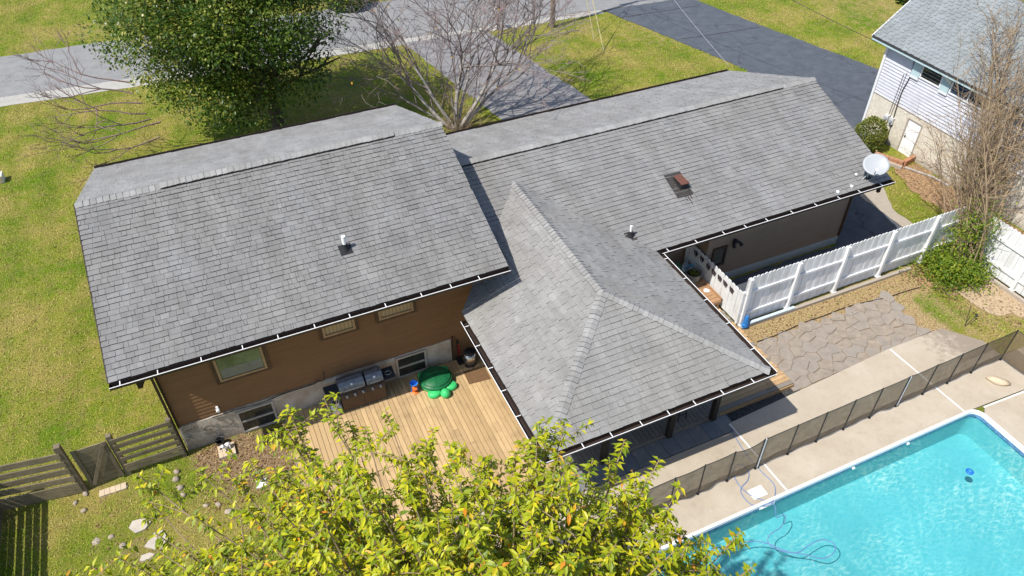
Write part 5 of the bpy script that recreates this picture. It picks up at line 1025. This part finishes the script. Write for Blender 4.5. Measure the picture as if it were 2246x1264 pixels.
# ------------------------------------------------------------------ leafy tree in front
ct = thing('cherry_tree', 'leafy yellow green tree filling the bottom centre of the photo', 'tree', (4.4, -9.6, 0))
fork = Vector((4.4, -9.4, 3.4)); MB().tube([(4.4, -9.6, -.1), (4.38, -9.55, 1.5), fork], [.26, .2, .17], 12).build('trunk', 'bark_dark', ct)
tips = [(300, 1040, 7.6), (430, 1030, 7.8), (545, 1010, 7.9), (620, 930, 8.0), (715, 905, 8.2), (800, 935, 8.3), (845, 900, 7.8), (905, 975, 8.4), (985, 975, 8.6), (1060, 1000, 8.6), (1130, 990, 8.3), (1185, 1010, 8.4), (1238, 930, 8.3), (1300, 1010, 8.3), (1370, 965, 8.0), (1420, 1050, 8.0), (1465, 1120, 7.8), (1415, 1140, 8.0), (1340, 1110, 8.5),
        (260, 1225, 7.4), (340, 1170, 7.7), (420, 1130, 8.0), (470, 1210, 8.0), (540, 1110, 8.4), (600, 1030, 8.5), (610, 1170, 8.6), (690, 1010, 8.8), (690, 1110, 9.0), (700, 1210, 9.0), (780, 1030, 9.0), (800, 1130, 9.3), (840, 1220, 9.3), (890, 1060, 9.1), (930, 1150, 9.4), (960, 1240, 9.5), (1010, 1070, 9.1), (1050, 1150, 9.4), (1090, 1240, 9.4), (1130, 1080, 9.0), (1180, 1160, 9.2), (1210, 1080, 8.8), (1240, 1230, 9.2), (1290, 1140, 8.9), (1340, 1210, 8.8), (1400, 1220, 8.4), (1440, 1180, 8.2),
        (1570, 1200, 7.7), (1625, 1165, 7.6), (1500, 1215, 7.9), (1560, 1250, 7.8), (1650, 1245, 7.6), (1480, 1260, 8.1), (130, 1262, 7.3), (560, 1250, 8.6), (400, 1255, 8.0), (760, 1270, 9.2), (1150, 1290, 9.4), (880, 1300, 9.5), (1320, 1290, 8.9), (640, 1300, 9.0)]
tips = [Vector(at(*t)) for t in tips]
for k in range(26):                                      # the near side of the crown, behind the photographer's lower edge
    a = PI+PI*k/25.; r = rng.uniform(1.2, 3.2); tips.append(Vector((4.4+r*math.cos(a), -9.5+r*math.sin(a)*.8, rng.uniform(7.4, 9.4)-.25*r)))
rr = random.Random(12)
for T in list(tips):
    for k in range(1 if (T.x < 2.3 or T.x > 7.5) else 3):
        tips.append(T+Vector((rr.uniform(-.55, .55), rr.uniform(-.75, .35), rr.uniform(-1.7, .05))))
br = MB(); LP, LD, LS = [], [], []; rr = random.Random(11)
def whorl(p, d, n, ln):
    d = d.normalized(); s = d.cross(Vector((0, 0, 1)) if abs(d.z) < .9 else Vector((1, 0, 0))).normalized(); u = s.cross(d); a0 = rr.uniform(0, 6)
    for i in range(n):
        a = a0+2.4*i; q = d*rr.uniform(.1, .7)+(s*math.cos(a)+u*math.sin(a))*1.0+Vector((0, 0, rr.uniform(-.75, .05)))
        LP.append(p-d*rr.uniform(0, .10)); LD.append(q); LS.append(ln*rr.uniform(.6, 1.25))
for ti, T in enumerate(tips):
    mid = fork.lerp(T, .5)+Vector((rr.uniform(-.3, .3), rr.uniform(-.3, .3), rr.uniform(-.2, .5))); low = fork.lerp(mid, .5)+Vector((0, 0, .25))
    path = spline([fork, low, mid, T], 6); br.tube(path, [lerp(.055, .007, (i/(len(path)-1))**.7) for i in range(len(path))], 5)
    sparse = T.x < 2.6 or T.x > 7.4
    whorl(T, T-mid, 9, .12); whorl(T-(T-mid).normalized()*.08, T-mid, 8, .12); whorl(T-(T-mid).normalized()*.17, T-mid, 8, .115); whorl(T-(T-mid).normalized()*.28, T-mid, 7, .11)
    for k in range(26 if not sparse else 17):
        f = rr.uniform(.40, .98); p = path[min(len(path)-1, int(f*(len(path)-1)))]; d = ((T-mid).normalized()*.6+Vector((rr.gauss(0, 1), rr.gauss(0, 1), rr.gauss(.25, .7)))).normalized(); L_ = rr.uniform(.25, .75)
        e = p+d*L_; br.tube([p, p.lerp(e, .5)+Vector((0, 0, .03)), e], [.008, .006, .004], 4, caps=False)
        whorl(e, d, rr.choice((8, 9, 10)), .112); whorl(p.lerp(e, .75), d, 7, .108); whorl(p.lerp(e, .5), d, 6, .104); whorl(p.lerp(e, .25), d, 4, .10)
br.build('branches', 'bark_tan', ct, kind='stuff')
LP = np.array([tuple(p) for p in LP]); LD = np.array([tuple(p) for p in LD]); LS = np.array(LS); TN = np.clip(rng.normal(.42, .21, len(LP)), 0, .84)
TN[rng.random(len(LP)) < .012] = .93
o_ = rng.random(len(LP)) < .018; TN[o_] = rng.uniform(.86, 1., o_.sum())
dist = np.linalg.norm(LP-np.array(CAM), axis=1); inv = np.array([proj(p)[1] > PH-10 or proj(p)[0] < 0 or proj(p)[0] > PW for p in LP]); order = np.argsort(dist/LS+1e3*inv); ind = order[:300]; rest = order[300:]
Vw, Fw, _ = leaf_cloud(LP[rest], LD[rest], LS[rest], V=LEAF4_V, F=LEAF4_F); np_mesh('foliage', Vw, Fw, 'cherry_leaf', ct, np.repeat(TN[rest], 4))
lm = bpy.data.meshes.new('leaf'); lm.from_pydata([tuple(v) for v in LEAF_V], [], [tuple(f) for f in LEAF_F]); lm.materials.append(M['cherry_leaf'])
X, Y, Z = frames(LD[ind], np.tile([0, 0, 1.], (300, 1)))
for k, i in enumerate(ind):
    o = bpy.data.objects.new('leaf', lm); COL.objects.link(o); o.parent = ct; p = Vector(LP[i])-ct.location
    mm = Matrix(((X[k][0], Y[k][0], Z[k][0]), (X[k][1], Y[k][1], Z[k][1]), (X[k][2], Y[k][2], Z[k][2]))).to_4x4(); o.matrix_local = Matrix.Translation(p) @ mm @ Matrix.Scale(LS[i], 4); o.color = (TN[i], 0, 0, 1)

# ------------------------------------------------------------------ dark tree in the front yard
dt = thing('shade_tree', 'dense dark green tree in the front lawn by the street', 'tree', (5.95, 17.04, 0))
def skeleton(mb, p, d, L, r, depth, rr, tips, spread=.7, up=.25, shrink=.72, kids=(2, 3), seg=3):
    pts = [p]; q = p
    for i in range(seg):
        d = (d+Vector((rr.gauss(0, .16), rr.gauss(0, .16), rr.gauss(0, .12)+up*.12))).normalized(); q = q+d*L/seg; pts.append(q)
    mb.tube(pts, [lerp(r, r*.62, i/seg) for i in range(seg+1)], 7 if r > .05 else 5 if r > .015 else 3, caps=False)
    if depth == 0: tips.append((q, d)); return
    for k in range(rr.choice(kids)):
        j = rr.choice(range(max(1, seg-1), seg+1)) if k else seg
        nd = (d+Vector((rr.gauss(0, spread), rr.gauss(0, spread), rr.gauss(up, spread*.6)))).normalized()
        skeleton(mb, pts[j], nd, L*shrink*rr.uniform(.75, 1.2), r*(.62 if k else .72), depth-1, rr, tips, spread, up, shrink, kids, seg)
rr = random.Random(3); mb = MB(); tips_ = []
mb.tube([(5.95, 17.04, -.1), (5.9, 17.0, .9), (5.75, 16.95, 2.0)], [.30, .25, .22], 12); mb.build('trunk', 'bark_dark', dt)
mb = MB()
for k in range(9):
    a = k*2*PI/9; skeleton(mb, Vector((5.75, 16.95, 1.6+.1*k)), Vector((math.cos(a)*1.1, math.sin(a)*1.1, .55+.1*(k % 3))).normalized(), 1.6, .09, 2, rr, tips_, .5)
mb.build('branches', 'bark_dark', dt, kind='stuff')
cen = np.array([4.75, 17.0, 5.5]); rad = np.array([4.0, 4.0, 4.5]); blobs = []
while len(blobs) < 340:
    u = unit(1)[0]; r = rng.uniform(.2, 1.06) ** .6; p = cen+u*rad*r*np.array([1, 1, 1 if u[2] > 0 else .93])
    if p[2] < .9: continue
    if p[2] < 2.1 and p[0] > 5.1: continue
    blobs.append((p, rng.uniform(.5, 1.1)))
P_, D_, S_, Tn = [], [], [], []
for p, r in blobs:
    n = int(330*r*r); u = unit(n); rr_ = rng.uniform(.55, 1.05, n)[:, None]; q = p+u*r*rr_*np.array([1, 1, .75]); P_.append(q); D_.append(u+unit(n)*.9-np.array([0, 0, .3])); S_.append(rng.uniform(.09, .17, n)); Tn.append(np.clip(rng.normal(.45, .2, n)+.16*rng.normal(), 0, 1))
P_ = np.concatenate(P_); D_ = np.concatenate(D_); S_ = np.concatenate(S_); Tn = np.concatenate(Tn)
Vw, Fw, _ = leaf_cloud(P_, D_, S_, V=QUAD_V, F=QUAD_F); np_mesh('crown', Vw, Fw, 'oak_leaf', dt, np.repeat(Tn, 2))
mb = MB(); tt = []
for (sx0, d0) in (((1.6, 16.6, 1.6), (-1, -.1, .12)), ((1.2, 16.8, 2.4), (-1, .15, .3)), ((1.4, 16.2, 1.2), (-.9, -.4, .05)), ((1.0, 17.0, 3.2), (-1, .2, .45)), ((1.2, 16.7, 2.0), (-1, .0, .25)), ((1.0, 16.9, 2.8), (-1, .3, .3)), ((1.3, 16.4, 1.9), (-1, -.2, .2))):
    skeleton(mb, Vector(sx0), Vector(d0).normalized(), 1.6, .034, 4, rr, tt, .42, .1, .70, (2, 3))
mb.build('dead_branches', 'twig_red', dt, kind='stuff')

# ------------------------------------------------------------------ bare tree over the driveway
bt = thing('bare_tree', 'leafless pale barked tree with many stems by the driveway', 'tree', (12.76, 13.89, 0))
rr = random.Random(8); B0 = Vector((12.76, 13.95, 0))
stems = [((-1.15, .1, 1), 2.7, 0.086), ((-.6, .5, 1.0), 2.7, 0.079), ((-.15, .0, 1.3), 2.8, 0.101), ((.12, .45, 1.2), 2.7, 0.072), ((.5, -.1, 1.1), 2.8, 0.094), ((1.1, .35, 0.612), 3.0, 0.094), ((.55, .8, 1), 2.6, 0.072), ((-.9, .7, 0.576), 2.3, 0.058), ((-.3, -.5, 1), 2.2, 0.050)]
tips2 = []; twigs = MB()
for d, L, r in stems:
    d = Vector(d).normalized(); mb = MB(); p = B0+Vector((d.x*.18, d.y*.18, -.05)); pts = [p]; q = p; dd = d.copy(); seg = 6
    for i in range(seg): dd = (dd+Vector((rr.gauss(0, .10), rr.gauss(0, .10), .03))).normalized(); q = q+dd*L*1.15/seg; pts.append(q)
    mb.tube(pts, [lerp(r, r*.5, i/seg) for i in range(seg+1)], 8, caps=False); mb.build('limb', 'bark_pale', bt)
    for j in (2, 3, 4, 5, 6, 6):
        nd = (dd+Vector((rr.gauss(0, .6), rr.gauss(0, .6), rr.gauss(.05, .35)))).normalized(); skeleton(twigs, pts[j], nd, L*.74*rr.uniform(.8, 1.25), r*.38, 3, rr, tips2, .50, .06, .72, (2, 3, 3))
big = MB(); twigs.build('twigs', 'bark_grey', bt, kind='stuff')
fine = MB()
for p, d in tips2[::1]:
    for k in range(4):
        e = p+(d+Vector((rr.gauss(0, .7), rr.gauss(0, .5), rr.gauss(.1, .4)))).normalized()*rr.uniform(.2, .5); fine.tube([p, e], [.006, .003], 3, caps=False)
fine.build('fine_twigs', 'twig_red', bt, kind='stuff')
ob = MB()                                                # brush of suckers round the foot
for k in range(70):
    a = rr.uniform(0, 2*PI); p = B0+Vector((rr.gauss(0, .3), rr.gauss(0, .25), .0)); d = Vector((math.cos(a)*.8, math.sin(a)*.6, rr.uniform(.25, .9))).normalized(); L_ = rr.uniform(.7, 1.9); ob.tube([p, p+d*L_*.5+Vector((0, 0, .1)), p+d*L_], [.012, .008, .003], 4, caps=False)
ob.build('suckers', 'bark_tan', bt, kind='stuff')
la = np.array([tuple(tips2[i][0]) for i in range(0, len(tips2), 23)]); n = len(la); Vw, Fw, _ = leaf_cloud(la, unit(n), rng.uniform(.08, .14, n), V=QUAD_V, F=QUAD_F); np_mesh('last_leaves', Vw, Fw, 'cherry_leaf', bt, np.repeat(rng.uniform(.85, 1, n), 2))

# ------------------------------------------------------------------ vine thicket and shrubs on the right
vt = thing('vine_thicket', 'tall tangle of tan stems with leafy vines at its foot by the white fences', 'shrub', (24.4, -1.6, 0))
rr = random.Random(14); st = MB(); tw = MB(); tp_ = []
targets = [(2150, 330, 3.8), (2175, 230, 4.4), (2200, 140, 5.0), (2225, 70, 5.4), (2246, 20, 5.7), (2215, 120, 4.6), (2240, 150, 4.6), (2120, 330, 3.2), (2170, 180, 4.9), (2230, 260, 4.0), (2260, 180, 4.8), (2190, 300, 3.6), (2250, 90, 5.2), (2280, 250, 4.2), (2205, 60, 5.6), (2300, 120, 5.0), (2160, 270, 4.2), (2235, 330, 3.4)]
for k in range(48):
    T = Vector(at(*targets[k % len(targets)]))+Vector((rr.gauss(0, .55), rr.gauss(0, .5), rr.gauss(0, .4))); p = Vector((24.35+rr.gauss(0, .22), -1.55+rr.gauss(0, .2), 0)); m1 = p.lerp(T, .45)+Vector((rr.gauss(0, .2), rr.gauss(0, .2), .4))
    path = spline([p, m1, T], 7); r0 = rr.uniform(.02, .055); st.tube(path, [lerp(r0, .006, i/(len(path)-1)) for i in range(len(path))], 5, caps=False)
    for j in range(5, len(path), 1):
        for _ in range(2):
            d = ((path[j]-path[j-1]).normalized()*.7+Vector((rr.gauss(0, .55), rr.gauss(0, .55), rr.gauss(.2, .4)))).normalized(); skeleton(tw, path[j], d, rr.uniform(.4, .9), .011, 1, rr, tp_, .5, .2, .7, (2, 3), 2)
for k in range(26):                                      # arching canes towards the left
    p = Vector((24.35+rr.gauss(0, .2), -1.5+rr.gauss(0, .2), rr.uniform(.6, 1.8))); T = Vector(at(rr.uniform(1985, 2110), rr.uniform(215, 395), rr.uniform(1.6, 3.0))); m1 = p.lerp(T, .55)+Vector((0, 0, rr.uniform(.3, .8)))
    path = spline([p, m1, T], 6); tw.tube(path, [lerp(.016, .004, i/(len(path)-1)) for i in range(len(path))], 4, caps=False)
    for j in range(4, len(path), 2): d = ((path[j]-path[j-1]).normalized()+Vector((rr.gauss(0, .6), rr.gauss(0, .6), rr.gauss(.1, .4)))).normalized(); skeleton(tw, path[j], d, rr.uniform(.3, .6), .007, 1, rr, tp_, .5, .1, .7, (2, 2), 2)
st.build('stems', 'bark_tan', vt, kind='stuff'); tw.build('twigs', 'bark_tan', vt, kind='stuff')
P_, S_ = [], []
for k in range(130):
    u = unit(1)[0]; c = np.array([24.05, -1.55, .35])+u*np.array([1.45, .95, .55])*rng.uniform(.3, 1)
    if k > 84: c = np.array([24.4, -1.3, 1.5])+u*np.array([1.2, .6, 1.1])*rng.uniform(.3, 1)
    c[2] = abs(c[2]); n = 62 if k <= 84 else 34; P_.append(c+rng.normal(0, .21, (n, 3))); S_.append(rng.uniform(.07, .14, n))
P_ = np.concatenate(P_); P_[:, 2] = np.abs(P_[:, 2])+.02; S_ = np.concatenate(S_); n = len(P_); D_ = unit(n); D_[:, 2] = D_[:, 2]*.4-.1
Vw, Fw, _ = leaf_cloud(P_, D_, S_); np_mesh('vine_leaves', Vw, Fw, 'ivy_leaf', vt, np.repeat(np.clip(rng.normal(.45, .22, n), 0, 1), len(LEAF_F)))
k_ = rng.choice(len(tp_), 350); P_ = np.array([tuple(tp_[i][0]) for i in k_]); P_ = P_[P_[:, 2] < 3.4]; n = len(P_); Vw, Fw, _ = leaf_cloud(P_, unit(n), rng.uniform(.06, .12, n)); np_mesh('upper_leaves', Vw, Fw, 'ivy_leaf', vt, np.repeat(rng.uniform(.2, .9, n), len(LEAF_F)))
def round_shrub(c, r, label, mat='shrub_leaf', n=5200, cat='shrub', sz=(.05, .10)):
    t = thing('round_shrub', label, cat, (c[0], c[1], 0)); MB().tube([(c[0], c[1], -.05), (c[0]+.02, c[1], .35)], [.05, .035], 8).build('trunk', 'bark_dark', t)
    u = unit(n); lump = 1+.06*np.sin(u[:, 0]*7+1)*np.sin(u[:, 1]*6)+.05*np.sin(u[:, 2]*9); P = np.array(c)+u*np.array(r)*(lump*rng.uniform(.88, 1.02, n))[:, None]; ok = P[:, 2] > .04; P = P[ok]; u = u[ok]; n = len(P)
    Vw, Fw, _ = leaf_cloud(P, u+unit(n)*1.1, rng.uniform(*sz, n), V=QUAD_V, F=QUAD_F); np_mesh('foliage', Vw, Fw, mat, t, np.repeat(np.clip(rng.normal(.45, .25, n), 0, 1), 2))
    return t
round_shrub((27.22, 5.62, .62), (.58, .58, .64), 'clipped round shrub between the dark driveway and the pale house')
for (p, r, lb) in (((760, 3), 1.1, 'green bush at the far kerb right of the dark tree'), ((2000, -6), .8, 'dark bush on the far lawn beside the bluish roof')):
    q = at(*p, .3); round_shrub((q.x, q.y, r*.6), (r, r, r*.8), lb, 'oak_leaf', 3000, sz=(.12, .2))

# ------------------------------------------------------------------ street furniture
up = thing('utility_pole', 'grey wooden utility pole at the edge of the street', 'utility pole', (21.1, 21.75, 0))
MB().tube([(21.1, 21.75, -.2), (21.1, 21.75, 9.2)], [.14, .10], 12).build('shaft', 'pole_wood', up); MB().bar((20.1, 21.75, 8.9), (22.1, 21.75, 8.9), .1, .1).build('crossarm', 'pole_wood', up)
for q in (at(1303, 87), at(1324, 111)):
    e = Vector((21.1, 21.75, 8.6)); MB().tube([q, e], .012, 5).build('guy_wire', 'grey_box', up); MB().tube([q.lerp(e, .03), q.lerp(e, .36)], .022, 8).build('guy_guard', 'guy_yellow' if q.x < 22.6 else 'grey_box', up)
def wire(name, p, q, sag, lab, mat='wire', r=.012): tag(MB().tube([Vector(p).lerp(Vector(q), i/16)-Vector((0, 0, sag*4*(i/16)*(1-i/16))) for i in range(17)], r, 5).build(name, mat), lab, 'cable')
wire('service_cable', (21.1, 21.75, 8.3), (28.15, 6.9, 3.55), .5, 'black cable running down to the corner of the pale house'); wire('service_cable', (21.3, 21.75, 8.6), (22.45, 9.2, 2.95), .35, 'light grey cable crossing above the dark driveway towards the brown house', 'dish_grey', .0065)
q = at(1092, 66); mbx = thing('mailbox', 'small pale mailbox on a post beside the grey driveway', 'mailbox', q)
MB().bar(q, q+Vector((0, 0, .95)), .09, .09).build('post', 'pole_wood', mbx); b_ = MB(); b_.tube([q+Vector((0, -.24, 1.03)), q+Vector((0, .24, 1.03))], .105, 12); b_.build('box', 'white_paint', mbx); MB().bar(q+Vector((.11, .05, 1.05)), q+Vector((.11, .05, 1.2)), .02, .04).build('flag', 'red', mbx)
q = at(2, 398); t = thing('wooden_crate', 'small tan crate on the lawn at the left edge', 'crate', (q.x, q.y, 0))
for k in range(3): mb = MB(); mb.box((q.x-.3, q.y-.22+.15*k, .02), (q.x+.12, q.y-.08+.15*k, .30)); mb.build('slat', 'paver_tan', t)
mb = MB(); mb.box((q.x+.125, q.y-.2, .0), (q.x+.15, q.y+.2, .32)); mb.build('end_panel', 'white_paint', t)

# ------------------------------------------------------------------ grass blades on the nearer lawns
def grass():
    n = 800000; P = np.stack([rng.uniform(-9, 40, n), rng.uniform(-9, 40, n), np.zeros(n)], 1)
    cam_ = np.array(CAM); q = P-cam_; z = q@np.array(_d); u = PW/2+FPX*(q@np.array(_r))/z; v = PH/2-FPX*(q@np.array(_u))/z
    ok = (u > -80) & (u < PW+80) & (v > -60) & (v < PH+80); x, y = P[:, 0], P[:, 1]
    inb = lambda a, b, c, d: (x > a) & (x < c) & (y > b) & (y < d)
    ok &= ~inb(.42, 1.3, 8.6, 8.8) & ~inb(8.4, 1.2, 21.8, 8.6) & ~inb(2.9, -3.35, 16.2, 2.5) & ~inb(POOL[0], POOL[1], POOL[2]+.2, POOL[3]+.2) & ~inb(6, -6, 22.45, -3.2) & ~inb(15.9, -3.7, 21.3, -1.4) & ~inb(20, -14, 26, -4.85) & ~inb(28.1, -7, 40, 7.3) & ~inb(16.1, -.9, 24.95, -.5)
    ok &= ~((y > yn(x)-.95) & (y < yfar(x)+.1))
    def poly_in(pl):
        r = np.zeros(len(x), bool)
        for i in range(len(pl)):
            (x1, y1), (x2, y2) = pl[i], pl[(i+1) % len(pl)]
            if y1 != y2: r ^= ((y1 > y) != (y2 > y)) & (x < (x2-x1)*(y-y1)/(y2-y1)+x1)
        return r
    ok &= ~poly_in([(13.35, 23.1), (14.75, 13.9), (15.6, 8.6), (20, 8.6), (19.1, 13.9), (17.75, 22.9)]) & ~poly_in([(24.6, 22.6), (25.5, 19.5), (27.2, 13.4), (25.6, 10.2), (22.2, 9.6), (21.75, 1.3), (16.2, 1.3), (16.2, -.5), (24.9, -.5), (25, 2), (26.7, 4.7), (28.1, 6.2), (28.1, 7.2), (33.5, 7.6), (32.9, 10.7), (31.2, 17), (29.9, 22.2)])
    ok &= ~poly_in([(27.1, 4.0), (28.15, 3.9), (28.15, -3.5), (26.9, -3.0), (26.6, .4), (26.5, 2.6)]) & ~poly_in([(23.2, -.8), (24.9, -.7), (24.95, -4.4), (24.2, -4.0), (23.3, -3.1)])
    ok &= rng.random(n) > np.clip(soil_f(x, y)*1.15+dry_f(x, y)*1.0, 0, .97)
    P = P[ok]; n = len(P); a = rng.uniform(0, 2*PI, n); L = rng.uniform(.03, .075, n); w_ = rng.uniform(.008, .016, n)
    t = np.stack([np.cos(a), np.sin(a), np.zeros(n)], 1); s = np.stack([-np.sin(a), np.cos(a), np.zeros(n)], 1)
    V = np.stack([P-s*w_[:, None], P+s*w_[:, None], P+t*(L*.8)[:, None]+np.array([0, 0, 1])*(L*.75)[:, None]], 1).reshape(-1, 3); F = np.arange(3*n).reshape(-1, 3)
    np_mesh('grass_blades', V, F, 'blade', tone=rng.random(n))
    Q = []
    for a, b, c, d, k in ((.6, -.7, 3.0, 1.4, 1500), (16.1, -1.7, 24, -.9, 600), (26.6, -3, 28.1, 4, 1500), (22.6, -4.2, 24.8, -.8, 1000), (-2, -2.5, 3, .9, 260), (1.5, 10.5, 6, 14.5, 700), (10.8, 12.5, 14, 15.5, 260)): Q.append(np.stack([rng.uniform(a, c, k), rng.uniform(b, d, k), rng.uniform(.008, .03, k)], 1))
    Q = np.concatenate(Q); k = len(Q); D = unit(k); D[:, 2] *= .25
    V, F, _ = leaf_cloud(Q, D, rng.uniform(.03, .08, k), V=QUAD_V, F=QUAD_F); np_mesh('fallen_leaves', V, F, 'dry_leaf', tone=np.repeat(rng.random(k), 2)); return n
grass()
